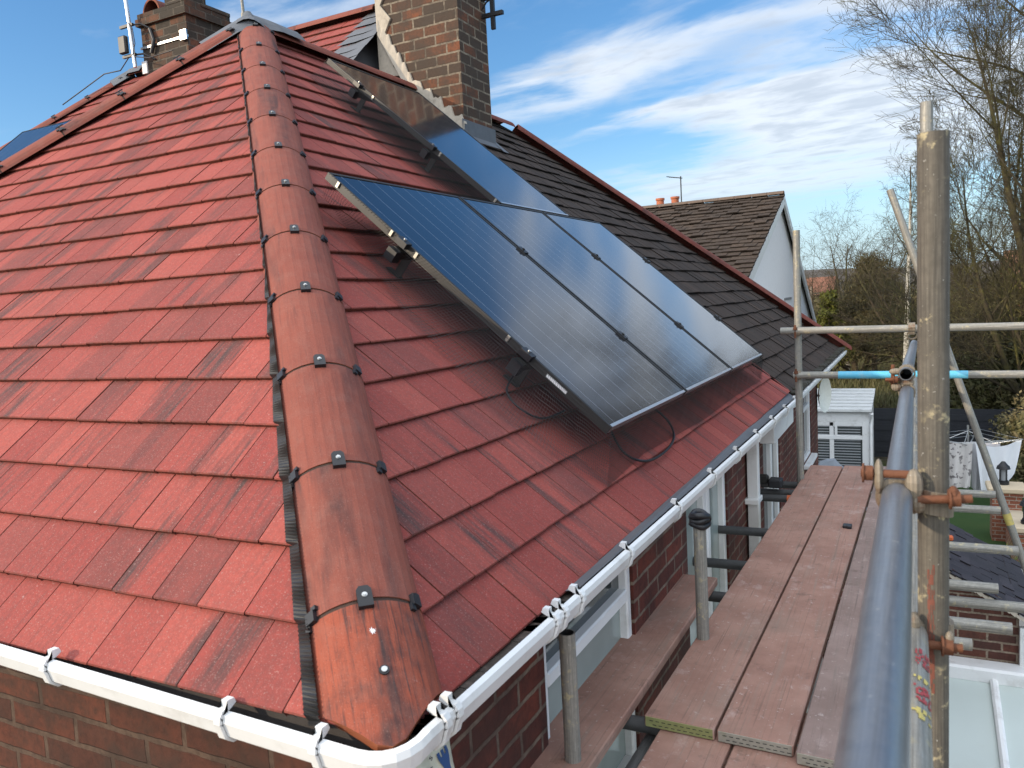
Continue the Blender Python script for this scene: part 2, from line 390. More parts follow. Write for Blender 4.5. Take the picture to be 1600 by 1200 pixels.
def mat_board(name, c1, c2, grey):
    t = NT(name); p = t.obj(); edge = t.attr('edge'); ob = t.n('ShaderNodeObjectInfo').outputs['Random']
    off = t.comb(t.math('MULTIPLY', ob, 9.0), t.math('MULTIPLY', ob, 31.0), 0)
    n = t.n('ShaderNodeVectorMath', operation='ADD'); t.l(p, n.inputs[0]); t.l(off, n.inputs[1]); q = n.outputs[0]
    gr = t.noise(t.vec(q, (120, 2.0, 40)), 1, 5, .65, .8); gr2 = t.noise(t.vec(q, (45, 1.4, 20)), 1, 4, .6, .8)
    bl = t.noise(q, 5, 5, .62); bl2 = t.noise(t.vec(q, (9, 6, 8)), 1, 6, .72)
    c = t.mix(t.ramp(bl, .3, .7), c1, c2)
    c = t.mix(t.ramp(gr2, .50, .72, 0, .5), c, grey); c = t.mix(t.ramp(gr, .54, .72, 0, .55), c, tuple(x*.42 for x in grey))
    c = t.mix(t.ramp(bl2, .54, .72, 0, .55), c, (.48, .37, .33)); c = t.mix(t.ramp(t.noise(q, 34, 6, .72), .60, .70, 0, .5), c, (.55, .46, .42))
    c = t.mix(t.ramp(t.noise(q, 9, 6, .72), .55, .72, 0, .55), c, (.10, .065, .052)); c = t.mix(t.ramp(t.noise(q, 55, 5, .75), .64, .70, 0, .7), c, (.60, .54, .50))
    c = t.mix(t.ramp(t.noise(q, 2.3, 3, .6), .5, .72, 0, .4), c, grey)
    t.bump(t.math('ADD', gr, t.math('MULTIPLY', bl2, .6)), .3, .003)
    return t.fin(c, .85, 0, .25)

def mat_glass(name, tint=(.02, .025, .03), rough=.03):
    t = NT(name); p = t.obj(); g = t.noise(p, 3, 3)
    return t.fin(t.mix(g, tint, tuple(x*1.8+.01 for x in tint)), t.math('ADD', rough, t.math('MULTIPLY', g, .03)), 0, .8)

def mat_net(name, pitch=.013, wire=.10):
    t = NT(name); sp = t.n('ShaderNodeSeparateXYZ'); t.l(t.uv(), sp.inputs[0])
    def line(c):
        f = t.math('FRACT', t.math('DIVIDE', c, pitch)); a = t.math('ABSOLUTE', t.math('SUBTRACT', f, .5))
        return t.math('GREATER_THAN', a, .5-wire/2)
    al = t.math('MAXIMUM', line(sp.outputs[0]), line(sp.outputs[1]))
    t.l(al, t.b.inputs['Alpha'])
    return t.fin((.015, .014, .015), .5)

T_RED = mat_tile('red_concrete_tile', (.275, .056, .046), (.37, .086, .066), (.062, .046, .044), (.20, .068, .042), .95, .42, brownish=.72)
T_DARK = mat_tile('weathered_brown_tile', (.046, .033, .026), (.070, .048, .037), (.018, .016, .014), (.02, .016, .014), .6, .15, .85, ((.14, .13, .10), .25), .35)
T_BROWN = mat_tile('mossy_brown_tile', (.052, .038, .029), (.078, .054, .038), (.026, .022, .018), (.03, .022, .018), .6, .3, .9, ((.22, .19, .14), .55), .2)
T_SLATE = mat_tile('slate', (.040, .036, .042), (.060, .052, .060), (.022, .021, .026), (.015, .014, .015), .5, .2, .6, None, .3)
M_HIP = mat_ridge('terracotta_ridge', (.19, .052, .036), (.27, .080, .053), (.045, .028, .028), .85)
M_HIPEND = mat_ridge('weathered_terracotta', (.33, .078, .040), (.24, .060, .036), (.035, .028, .029), 1.0, (15, 1.6), .6, .8)
M_HIPDARK = mat_ridge('dark_red_ridge', (.20, .048, .032), (.13, .036, .026), (.04, .025, .022), .6)
M_FELT = mat_plain('roofing_felt', (.055, .048, .045), .9, 0, .3, 40)
M_LEAD = mat_plain('lead_sheet', (.13, .135, .145), .6, .25, .25, 12, .2)
M_MORTAR = mat_plain('mortar_fillet', (.46, .40, .32), .9, 0, .25, 25, .8, ((.2, .17, .14), .5))
M_WHITE = mat_plain('white_upvc', (.76, .76, .75), .35, 0, .05, 14, 0, ((.48, .46, .42), .5))
M_WHITE_DIRTY = mat_plain('weathered_white_upvc', (.68, .68, .66), .45, 0, .05, 14, 0, ((.36, .34, .31), .5))
M_BLACK = mat_plain('black_plastic', (.012, .012, .014), .45, 0, .3, 40)
M_BLACKAL = mat_plain('black_anodised_aluminium', (.016, .0145, .012), .5, .0, .2, 30)
M_PLEAT = mat_plain('pleated_black_strip', (.016, .016, .017), .5, 0, .3, 40, 0, None, .4)
M_STEEL = mat_plain('bright_steel', (.55, .55, .54), .3, .9, .1, 60)
M_SILVER = mat_plain('silver_aluminium', (.62, .63, .64), .35, .85, .1, 30)
M_BRICK = mat_brick('red_brick', (.15, .034, .021), (.085, .024, .018), (.21, .155, .115), .27, .078, ((.035, .016, .013), .6), .008)
M_BRICK_FRONT = mat_brick('dark_red_brick', (.135, .036, .018), (.060, .022, .014), (.105, .066, .045), .29, .080, ((.035, .020, .014), .7), .009)
M_CHIM = mat_brick('sooty_brick', (.34, .095, .032), (.070, .046, .032), (.27, .22, .16), .235, .095, ((.060, .045, .034), .75), bias=.5)
M_CHIM2 = mat_brick('old_stack_brick', (.22, .080, .036), (.050, .040, .030), (.13, .105, .08), .235, .085, ((.045, .037, .028), .75), bias=.3)
M_GARDENBRICK = mat_brick('garden_brick', (.36, .13, .07), (.26, .085, .05), (.42, .34, .27))
M_RENDER = mat_plain('white_render', (.84, .84, .84), .9, 0, .06, 60, .5, ((.50, .50, .50), .3))
M_GLASS = mat_glass('window_glass', (.030, .036, .036)); M_GLASSPALE = mat_glass('frosted_window_glass', (.20, .235, .22), .12)
M_TUBE = mat_tubesteel('galvanised_tube', (.30, .285, .25), .55, .45, (.44, .38, .24))
M_TUBEBIG = mat_tubesteel('old_scaffold_tube', (.118, .102, .080), .7, .1, (.50, .42, .25))
M_TUBEDARK = mat_tubesteel('dark_scaffold_tube', (.10, .10, .10), .6, .35, None)
M_RAIL = mat_tubesteel('blue_steel_tube', (.23, .24, .26), .36, .7, None, smooth=.4)
M_BLUEPAINT = mat_plain('light_blue_paint', (.10, .44, .62), .5, 0, .1, 40, 0, ((.5, .5, .45), .3))
M_YELLOWPAINT = mat_plain('yellow_paint', (.52, .42, .12), .6, 0, .25, 60, 0, ((.25, .24, .2), .8))
M_STICKRED = mat_plain('red_sticker', (.34, .045, .045), .6, 0, .25, 60)
M_REDPAINT = mat_plain('faded_red_paint', (.17, .055, .035), .8, 0, .3, 60)
M_ORANGE = mat_plain('orange_paint', (.60, .12, .03), .6, 0, .2, 60)
M_COUPLER = mat_tubesteel('coupler_steel', (.25, .205, .15), .6, .3, None, .5, .75)
M_RUST = mat_plain('rusty_bolt', (.145, .055, .026), .8, .2, .4, 90, .6)
M_BOARD = mat_board('red_stained_board', (.36, .205, .155), (.27, .145, .108), (.25, .19, .15))
M_BOARDGREY = mat_board('grey_weathered_board', (.29, .205, .175), (.22, .15, .125), (.19, .155, .13))
M_BAND = mat_plain('galvanised_band', (.36, .34, .28), .55, .4, .3, 50, .3, ((.2, .22, .08), .6))
M_BANDGREEN = mat_plain('greenish_band', (.26, .27, .11), .6, .3, .3, 50, .3)
M_CLIP = mat_plain('dull_steel', (.42, .40, .34), .4, .7, .2, 60)
M_NET = mat_net('black_bird_mesh')
M_NETD = mat_net('doubled_bird_mesh', .011, .22)
M_CREAM = mat_plain('cream_paper_sack', (.66, .64, .50), .6, 0, .08, 14, .2)
M_INKBLUE = mat_plain('blue_ink', (.025, .075, .22), .5, 0, .1, 60); M_INK = mat_plain('dark_ink', (.03, .035, .06), .5, 0, .1, 60)

def mat_panel():
    t = NT('solar_cell_glass'); sp = t.n('ShaderNodeSeparateXYZ'); t.l(t.uv(), sp.inputs[0]); u, v = sp.outputs[0], sp.outputs[1]
    d = t.math('ABSOLUTE', t.math('SUBTRACT', t.math('FRACT', t.math('DIVIDE', u, .1235)), .5))
    bus = t.math('LESS_THAN', d, .011)
    d2 = t.math('ABSOLUTE', t.math('SUBTRACT', t.math('FRACT', t.math('DIVIDE', v, .0875)), .5)); gap = t.math('GREATER_THAN', d2, .49)
    d3 = t.math('ABSOLUTE', t.math('SUBTRACT', t.math('FRACT', t.math('DIVIDE', u, .0112)), .5)); fin = t.math('LESS_THAN', d3, .06)
    c = t.mix(t.noise(t.uv(), 3, 2), (.006, .007, .011), (.010, .011, .017))
    c = t.mix(t.math('MULTIPLY', gap, .6), c, (.002, .002, .003))
    c = t.mix(bus, c, (.22, .235, .265))
    p = t.obj(); dust = t.noise(p, 2.5, 5, .7)
    c = t.mix(t.ramp(dust, .5, .8, 0, .05), c, (.4, .38, .34))
    t.fin(c, t.math('ADD', .075, t.math('MULTIPLY', dust, .05)), 0, .45)
    t.b.inputs['Coat Weight'].default_value = 0.45; t.b.inputs['Coat Roughness'].default_value = .06
    return t.m
M_CELL = mat_panel()

# ------------------------------------------------------------------ geometry constants of the semi-detached house
PT = 0.720268; CP, SP, TP = math.cos(PT), math.sin(PT), math.tan(PT)
W, L, G, GZ = 3.4016, 10.861, 0.18993, -4.1
SA, SB = 0.116, 0.046
YP = 5.78                                    # party line between the red and the dark half
def PA(x, s, h=0.0): return Vector((x, s*CP-h*SP, s*SP+h*CP))          # front slope
def PB(y, s, h=0.0): return Vector((-s*CP+h*SP, y, s*SP+h*CP))         # side slope

def clip(poly, a, b, c):
    """keep a*u+b*s<=c"""
    out = []
    for i in range(len(poly)):
        p, q = poly[i], poly[(i+1) % len(poly)]; dp, dq = a*p[0]+b*p[1]-c, a*q[0]+b*q[1]-c
        if dp <= 0: out.append(p)
        if (dp < 0 < dq) or (dq < 0 < dp):
            k = dp/(dp-dq); out.append((p[0]+k*(q[0]-p[0]), p[1]+k*(q[1]-p[1])))
    return out

def tile_slope(name, mat, parent, fn, s_start, rows, urange, halfplanes, gauge=G, tw=.158, thk=.019, flip=False, base=-.004, jit=.9, seed=1, every=2, wob=0.0):
    r = random.Random(seed); mb = MB()
    for k in range(rows):
        s0 = s_start+k*gauge; off = (k % 2)*tw*.5*1.0 + r.uniform(-.004, .004)
        u = urange[0]-tw-off; i = 0
        lift = 0; rowj = r.uniform(-.0015, .0015)*jit
        while u < urange[1]:
            true_joint = (i+k) % every == 0
            if true_joint: lift = r.uniform(-.0022, .0022)*jit
            g = .0040 if true_joint else .0030
            ua, ub = u+g*.5, u+tw-g*.5; sl = s0 + r.uniform(-.002, .002)*jit + rowj
            top = s0+gauge+.012; rnd = r.random(); i += 1; u += tw
            if wob: sl += wob*math.sin(u*3+k); lift += r.uniform(-wob, wob)
            def hh(s): return base+lift+thk*(1.0-(s-s0)/gauge*0.94)
            rect = [(ua, sl), (ub, sl), (ub, top), (ua, top)]; full = rect
            for hp in halfplanes: rect = clip(rect, *hp) if rect else rect
            if len(rect) < 3: continue
            area = abs(sum(rect[j][0]*rect[(j+1) % len(rect)][1]-rect[(j+1) % len(rect)][0]*rect[j][1] for j in range(len(rect))))/2
            if area < .0004: continue
            bev = .0035
            # top face (nose edge eased), then its sides
            T = [fn(a, b + (bev if abs(b-sl) < 1e-6 else 0), hh(b)) for a, b in rect]
            uvs = [(a, b) for a, b in rect]
            if flip: mb.face(T[::-1], uvs[::-1], rnd)
            else: mb.face(T, uvs, rnd)
            for j in range(len(rect)):
                (a, b), (c, d) = rect[j], rect[(j+1) % len(rect)]
                if abs(b-top) < 1e-6 and abs(d-top) < 1e-6: continue
                isn = abs(b-sl) < 1e-6 and abs(d-sl) < 1e-6
                t0, t1 = T[j], T[(j+1) % len(rect)]
                if isn:
                    m0, m1 = fn(a, b, hh(b)-bev), fn(c, d, hh(d)-bev); b0, b1 = fn(a, b+.004, hh(b)-thk-.004), fn(c, d+.004, hh(d)-thk-.004)
                    q = [t1, t0, m0, m1]; q2 = [m1, m0, b0, b1]; um = [(c, d), (a, b), (a, b-.01), (c, d-.01)]
                    if flip: q.reverse(); q2.reverse(); um.reverse()
                    mb.face(q, um, rnd, .35); mb.face(q2, um, rnd, 1.0)
                else:
                    b0, b1 = fn(a, b, hh(b)-thk-.002), fn(c, d, hh(d)-thk-.002); q = [t1, t0, b0, b1]; um = [(c, d), (a, b), (a, b), (c, d)]
                    if flip: q.reverse(); um.reverse()
                    mb.face(q, um, rnd, .7)
    return mb.build(name, mat, parent)

house = thing('red_roofed_house', (-W, 2.9, GZ), 'brick house in front with newly laid red roof tiles and white gutters', 'house')
dhouse = thing('dark_roofed_house', (-W, 8.2, GZ), 'adjoining brick house with old dark brown roof tiles and dark red hip tiles', 'house')

# ---- tiled slopes
# front slope: parametrised by x; right limit is the near hip, left limit the other hip (x >= -2W + s*CP)
tile_slope('front_roof_tiles', T_RED, house, PA, SA, 24, (-2*W-.1, .3), [(1, CP, .012), (-1, CP, 2*W-.05)], seed=3)
# side slope, red half: y from the near hip to the party line
tile_slope('side_roof_tiles', T_RED, house, PB, SB, 24, (-.3, YP+.2), [(-1, CP, -.115), (1, .2, YP+.02)], flip=False, seed=5)
# the narrow tilting verge strip where new tiles meet the old
mb = MB()
YQ = lambda s: YP+.02-.2*s
for s in np.arange(SB, 1.1, G):
    a = [PB(YQ(s)-.006, s+.02, .016), PB(YQ(s)+.035, s+.02, .014), PB(YQ(s)+.035, s+G, .006), PB(YQ(s)-.006, s+G, .008)]
    mb.face(a, [(0, 0), (.04, 0), (.04, G), (0, G)], random.random())
    b = [PB(YQ(s)+.035, s+.02, .014), PB(YQ(s)+.035, s+.02, -.01), PB(YQ(s)+.035, s+G, -.01), PB(YQ(s)+.035, s+G, .006)]
    mb.face(b, [(0, 0), (.04, 0), (.04, G), (0, G)], .4, .3)
    mb.face([PB(YQ(s)-.006, s+.02, -.004), PB(YQ(s)+.035, s+.02, -.004), PB(YQ(s)+.035, s+.02, .014), PB(YQ(s)-.006, s+.02, .016)], None, .4, .8)
mb.build('verge_strip', T_RED, house)
tile_slope('side_roof_tiles', T_DARK, dhouse, PB, SB-.02, 24, (YP-1.1, L+.3), [(-1, -.2, -YP-.036-.02), (1, CP, L-.03)], seed=9, tw=.165, jit=2.2, wob=.003, base=-.006)
# ---- felt / solid under-roof, one per half
def underroof(name, parent, y0, y1, hip0, hip1):
    mb = MB(); h = -.022; e0 = .16
    def z(p):
        # pull the eaves line in so that the deck stops above the walls
        x, y, zz = p
        if zz == 0:
            if x == 0: x = -e0
            else: x = x+e0
            if y == 0: y = e0
            if y == L: y = L-e0
            zz = e0*TP
        return Vector((x, y, zz+h))
    if hip0:
        ap0 = (-W, W, W*TP); mb.face([z((0, 0, 0)), z(ap0), z((-2*W, 0, 0))][::-1])
        B0, C0, top0 = (0, 0, 0), (-2*W, 0, 0), ap0
    else: B0, C0, top0 = (0, y0, 0), (-2*W, y0, 0), (-W, y0, W*TP)
    if hip1:
        ap1 = (-W, L-W, W*TP); mb.face([z((0, L, 0)), z((-2*W, L, 0)), z(ap1)])
        B1, C1, top1 = (0, L, 0), (-2*W, L, 0), ap1
    else: B1, C1, top1 = (0, y1, 0), (-2*W, y1, 0), (-W, y1, W*TP)
    mb.face([z(B0), z(B1), z(top1), z(top0)]); mb.face([z(C0), z(top0), z(top1), z(C1)])
    # eaves soffit closing the roof from below
    mb.face([z(B0), z(C0), z(C1), z(B1)])
    return mb.build(name, M_FELT, parent)
underroof('roof_deck', house, 0, YP, True, False)
underroof('roof_deck', dhouse, YP, L, False, True)

# ---- hip and ridge tiles: half-round terracotta
HA, HB = .136, .090
def arc(n=14, a=HA, b=HB):
    t0 = R(82); return [(a*math.sin(t)/math.sin(t0), b*(math.cos(t)-math.cos(t0))/(1-math.cos(t0))) for t in np.linspace(-t0, t0, n+1)]
def hip_mesh(name, mat, length, y0=0.0, mitre=False, a=HA, b=HB, thk=.014, n=14, mitre_k=1.0):
    mb = MB(); A = arc(n, a, b); I = [(x*(1-thk/a), z-thk if abs(x) < a*.8 else z) for x, z in A]
    ys = [0.0, .25*length, .5*length, .75*length, length]
    lo = [y0 + (max(abs(x)*1.18, .022) if mitre else 0.0) for x, z in A]
    arcl = [0]
    for i in range(n): arcl.append(arcl[-1]+math.hypot(A[i+1][0]-A[i][0], A[i+1][1]-A[i][1]))
    for j in range(4):
        for i in range(n):
            def P(S, i, j): y = lo[i]+(length-lo[i])*ys[j]/length; return Vector((S[i][0], y, S[i][1]))
            mb.face([P(A, i, j), P(A, i+1, j), P(A, i+1, j+1), P(A, i, j+1)], [(arcl[i], P(A, i, j).y), (arcl[i+1], P(A, i+1, j).y), (arcl[i+1], P(A, i+1, j+1).y), (arcl[i], P(A, i, j+1).y)], smooth=True)
    for i in range(n):
        a0, a1 = Vector((A[i][0], lo[i], A[i][1])), Vector((A[i+1][0], lo[i+1], A[i+1][1])); dn = .05 if mitre else 0
        i0, i1 = Vector((I[i][0], lo[i]+.004, I[i][1]-dn*.5)), Vector((I[i+1][0], lo[i+1]+.004, I[i+1][1]-dn*.5))
        mb.face([a1, a0, i0, i1], edge=1)
        b0, b1 = Vector((A[i][0], length, A[i][1])), Vector((A[i+1][0], length, A[i+1][1]))
        mb.face([b0, b1, Vector((I[i+1][0], length, I[i+1][1])), Vector((I[i][0], length, I[i][1]))], edge=1)
    me = mb.mesh(name, mat)
    return me
def union_mesh(a=HA, b=HB):
    """dark rubber band showing in the joint"""
    mb = MB(); A = arc(14, a-.003, b-.004)
    for i in range(14):
        mb.face([(A[i][0], -.022, A[i][1]), (A[i+1][0], -.022, A[i+1][1]), (A[i+1][0], .012, A[i+1][1]), (A[i][0], .012, A[i][1])], smooth=True)
    return mb.mesh('joint_band', mat_plain('dark_joint_mortar', (.05, .028, .02), .9, 0, .3, 80, .5))
def centre_clip_mesh():
    mb = MB(); z = HB
    pts = [(-.017, -.030), (.017, -.030), (.017, .016), (.010, .026), (-.010, .026), (-.017, .016)]
    top = [(x, y, z+.012) for x, y in pts]; bot = [(x, y, z-.006) for x, y in pts]
    mb.face(top)
    for i in range(6): j = (i+1) % 6; mb.face([bot[i], bot[j], top[j], top[i]])
    return mb.mesh('centre_clip', M_BLACK)
def screw_mesh():
    mb = MB(); z = HB+.012
    mb.tube((0, 0, z), (0, 0, z+.002), .0065, 14); mb.tube((0, 0, z+.002), (0, 0, z+.005), .0045, 6)
    return mb.mesh('screw', M_STEEL)
def side_clip_mesh(sgn):
    mb = MB(); t = R(56)*sgn; t0 = R(82)
    x = HA*math.sin(t)/math.sin(t0); z = HB*(math.cos(t)-math.cos(t0))/(1-math.cos(t0))
    nx, nz = math.sin(t)*.75, math.cos(t); l = math.hypot(nx, nz); nx /= l; nz /= l
    Mx = Matrix(((nz, 0, nx, x), (0, 1, 0, 0), (-nx, 0, nz, z), (0, 0, 0, 1)))
    mb.box((-.013, -.014, -.004), (.013, .016, .011), mat=Mx)
    mb.box((-.020, -.030, -.004), (-.006, -.013, .007), mat=Mx); mb.box((.004, .015, -.004), (.018, .026, .008), mat=Mx)
    return mb.mesh('side_clip', M_BLACK)
CCLIP, SCREW, SC = centre_clip_mesh(), screw_mesh(), {s: side_clip_mesh(s) for s in (-1, 1)}
UNION = union_mesh()
def frame(origin, ydir, xdir):
    y = Vector(ydir).normalized(); x = (Vector(xdir) - y*Vector(xdir).dot(y)).normalized(); z = x.cross(y); o = Vector(origin)
    Mx = Matrix.Identity(4)
    for i in range(3): Mx[i][0] = x[i]; Mx[i][1] = y[i]; Mx[i][2] = z[i]; Mx[i][3] = o[i]
    return Mx
def hip_run(parent, origin_fn, ydir, xdir, ts, per_t, lift, mat, endmat=None, mitre=False, clips=True, label_end=None):
    """tiles between successive joints ts (parameter along the hip)"""
    proto = {}
    for k in range(len(ts)-1):
        Lk = (ts[k+1]-ts[k])*per_t
        me = hip_mesh('hip_tile', endmat if (k == 0 and endmat) else mat, Lk-(.011 if clips else -.004), 0.0, mitre and k == 0)
        Mx = frame(origin_fn(ts[k]), ydir, xdir); Mx = Mx @ Matrix.Translation((0, 0, lift))
        o = link(bpy.data.objects.new('hip_tile', me), parent, Mx)
        if label_end and k == 0: o['label'] = label_end
        if k < len(ts)-1 and clips:
            Mj = frame(origin_fn(ts[k+1]), ydir, xdir) @ Matrix.Translation((0, 0, lift))
            for me2 in [UNION, CCLIP, SCREW, SC[-1], SC[1]]:
                link(bpy.data.objects.new(me2.name, me2), o, Mj)
OFF = .07
hip_y = Vector((-1, 1, TP)); per = hip_y.length
near = lambda t: Vector((-t+.008, t+OFF+.010, t*TP))
ts = [.006]+[.232+.2785*i for i in range(11)]+[3.33]
hip_run(house, near, hip_y, (1, 1, 0), ts, per, -.017, M_HIP, M_HIPEND, True, True, 'weathered orange and black hip tile at the eaves, cut to a point')
# screws in the face of the end tile
mbs = MB(); Mx = frame(near(.118), hip_y, (1, 1, 0)) @ Matrix.Translation((0, 0, -.017+HB))
mbs.tube(Mx @ Vector((.012, 0, -.003)), Mx @ Vector((.012, 0, .003)), .011, 16); ring = mbs.build('washer', M_BLACK, house)
mbs = MB(); mbs.tube(Mx @ Vector((.012, 0, .003)), Mx @ Vector((.012, 0, .006)), .0065, 14); mbs.build('screw', M_STEEL, house)
# bird dropping splash on the end tile
mbs = MB()
Ms = frame(near(.178), hip_y, (1, 1, 0)) @ Matrix.Translation((0, 0, -.017+HB))
rs = random.Random(4); pts = []
for i in range(22):
    a = i/22*2*math.pi; q = (.005 if i % 2 else .012)*rs.uniform(.6, 1.2); pts.append(Ms @ Vector((.004+q*math.cos(a)*.9, q*math.sin(a)*.8, .0012-.18*(q*math.cos(a))**2)))
c0 = Ms @ Vector((.004, 0, .0016))
for i in range(22): mbs.face([c0, pts[i], pts[(i+1) % 22]])
mbs.build('splash_mark', M_RENDER, house)
# the other hip of the front slope
left = lambda t: Vector((-2*W+t, t, t*TP))
hip_run(house, left, (1, 1, TP), (1, -1, 0), [.02+.2785*i for i in range(12)]+[3.33], per, -.03, M_HIP)
# main ridge from the apex to the chimney
ridge = lambda t: Vector((-W, W+t, W*TP))
hip_run(house, ridge, (0, 1, 0), (1, 0, 0), [.05+.45*i for i in range(5)]+[2.05], 1.0, -.03, M_HIP, clips=False)
# dark half: rest of the ridge and its far hip
hip_run(dhouse, lambda t: Vector((-W, t, W*TP)), (0, 1, 0), (1, 0, 0), [5.98+.3*i for i in range(6)], 1.0, -.03, M_HIPDARK, clips=False)
hip_run(dhouse, lambda t: Vector((-t, L-t, t*TP)), (-1, -1, TP), (-1, 1, 0), [-.02+.2785*i for i in range(13)], per, .012, M_HIPDARK, clips=False)
# lead cap on the apex
mb = MB(); ap = Vector((-W, W+.03, W*TP+.115))
dirs = [(Vector((1, -1, -TP)).normalized(), .30), (Vector((-1, -1, -TP)).normalized(), .42), (Vector((0, 1, 0)), .42)]
def saddle(d, ln, wd):
    side = Vector((0, 0, 1)).cross(d).normalized(); n = d.cross(side); n = n if n.z > 0 else -n
    rows = []
    for i in range(6):
        c = ap + d*ln*i/5 - n*.004*i/5; row = []
        for j in range(9):
            a = (j/8-.5)*2; row.append(c + side*a*wd*(.55+.45*min(1, i/2)) - n*(.115*a*a))
        rows.append(row)
    for i in range(5):
        for j in range(8): mb.face([rows[i][j], rows[i][j+1], rows[i+1][j+1], rows[i+1][j]], smooth=True)
saddle(dirs[0][0], .13, .155); saddle(dirs[1][0], .42, .16); saddle(dirs[2][0], .42, .165)
mb.tube(ap-Vector((0, 0, .10)), ap+Vector((0, 0, .012)), .10, 12, r1=.02)
mb.build('lead_apex_cap', M_LEAD, house)
# pleated black dry-hip strip, both sides of the near hip
def pleat(fn_pt, name, t0=.08):
    mb = MB(); n = 900; prev = None
    for i in range(n+1):
        t = t0+(3.29-t0)*i/n; k = .0045*(1 if i % 2 else -1) * (.6+.4*math.sin(i*.37)); prs = fn_pt(t, k); 
        if prev: mb.face([prev[0], prev[1], prs[1], prs[0]])
        prev = prs
    return mb.build(name, M_PLEAT, house)
def stepz(t, s0): 
    s = t/CP; f = ((s-s0) % G)/G; return .004+.017*(1-f)
pleat(lambda t, k: (Vector((-t-.070, t, t*TP)) + Vector((0, -SP, CP))*(.030+k), Vector((-t-.086-.030*max(0, min(1, (1.3-t)/.6)), t, t*TP)) + Vector((0, -SP, CP))*(stepz(t, SA)+k*.5+.001)), 'dry_hip_roll')
pleat(lambda t, k: (Vector((-t, t+.235, t*TP)) + Vector((SP, 0, CP))*(stepz(t, SB)+k*.5+.001), Vector((-t, t+.14, t*TP)) + Vector((SP, 0, CP))*(.030+k)), 'dry_hip_roll')

# ---- rear cross wing that stands higher behind the ridge
RW_Y, RW_Z, RW_X = 6.0, 4.01, -7.895
def PW(x, s, h=0.0): return Vector((x, RW_Y-s*CP-h*SP, RW_Z-s*SP+h*CP))   # s measured down from the ridge
def PWu(x, s, h=0.0): return PW(x, 3.4-s, h)
tile_slope('rear_wing_tiles', T_RED, house, PWu, .02, 17, (-11.2, -3.7), [(1, 0, -4.02), (-1, -CP, -RW_X+3.4*CP*0+3.4*CP-.0-2*0+0-0-0-3.4*CP+3.4*CP)], seed=21) if False else None
# left limit: x >= RW_X - (3.4-s)*CP  ->  -x - CP*s... <= -RW_X + 3.4*CP
tile_slope('rear_wing_tiles', T_RED, house, PWu, .12, 17, (-11.2, -3.7), [(1, 0, -4.0), (-1, CP, -RW_X+3.4*CP)], seed=21)
mb = MB(); hz = -.03
mb.face([PW(-4.0, 3.5, hz), PW(-4.0, 0, hz), PW(RW_X, 0, hz), PW(RW_X-3.5*CP, 3.5, hz)][::-1])
mb.face([PW(-4.0, 0, hz), Vector((-4.0, RW_Y+2.6, RW_Z-2.3)), Vector((RW_X-2.6, RW_Y+2.6, RW_Z-2.3)), PW(RW_X, 0, hz)][::-1])
mb.face([PW(RW_X, 0, hz), Vector((RW_X-2.6, RW_Y+2.6, RW_Z-2.3)), PW(RW_X-3.5*CP, 3.5, hz)][::-1])
mb.face([PW(-4.0, 0, hz), PW(-4.0, 3.5, hz), Vector((-4.0, RW_Y+2.6, RW_Z-2.3))])
mb.build('rear_wing_deck', M_FELT, house)
hip_run(house, lambda t: Vector((RW_X-t, RW_Y-t, RW_Z-t*TP)), (1, 1, TP), (1, -1, 0), [2.3-.2785*i for i in range(9)]+[0.02], per, -.03, M_HIP) if False else None
hip_run(house, lambda t: Vector((RW_X-2.35+t, RW_Y-2.35+t, RW_Z-(2.35-t)*TP)), (1, 1, TP), (1, -1, 0), [.05+.2785*i for i in range(9)], per, -.03, M_HIP)
hip_run(house, lambda t: Vector((RW_X+t, RW_Y, RW_Z)), (1, 0, 0), (0, -1, 0), [.12+.45*i for i in range(9)]+[3.85], 1.0, -.03, M_HIP, clips=False)
mb = MB(); ap = Vector((RW_X, RW_Y, RW_Z+.10)); saddle(Vector((-1, -1, -TP)).normalized(), .3, .16); saddle(Vector((1, 0, 0)), .35, .165)
mb.build('lead_apex_cap', M_LEAD, house)
mb = MB(); mb.box((-10.2, 3.7, GZ), (-6.9, 8.4, 1.55)); mb.build('rear_wing_wall', M_BRICK_FRONT, house)

# ---- big chimney on the party line
cx0, cx1, cy0, cy1 = -3.66, -2.80, 5.45, 6.0
mb = MB(); mb.box((cx0, cy0, .9), (cx1, cy1, 4.9), skip=(0,))
mb.box((cx0-.04, cy0-.04, 4.9), (cx1+.04, cy1+.04, 5.05))
ch = mb.build('chimney', M_CHIM, house)
mb = MB()
for x in (-3.44, -3.02): mb.tube((x, 5.72, 5.05), (x, 5.72, 5.4), .13, 20, hollow=.02, r1=.11)
mb.build('chimney_pot', M_HIP, ch)
# weathered mortar running up in steps along the front face
mb = MB(); rm = random.Random(8)
def zroof(x): return min(-x, W)*TP
xs = np.linspace(cx1+.012, cx0-.012, 34)
lowp, upp = [], []
for i, x in enumerate(xs):
    z0 = (-x)*TP if -x < W else W*TP+.05+(-x-W)*1.9
    st = .085*math.floor((z0+.17)/.095)/.085*.095 if False else math.floor((z0+.20)/.095)*.095
    lowp.append(Vector((x, cy0-.045, z0-.02))); upp.append(Vector((x, cy0-.016-.008*rm.random(), max(st, z0+.06)+rm.uniform(-.012, .012))))
for i in range(len(xs)-1):
    mb.face([lowp[i+1], lowp[i], upp[i], upp[i+1]], smooth=False)
    mb.face([upp[i+1], upp[i], upp[i]+Vector((0, .05, 0)), upp[i+1]+Vector((0, .05, 0))])
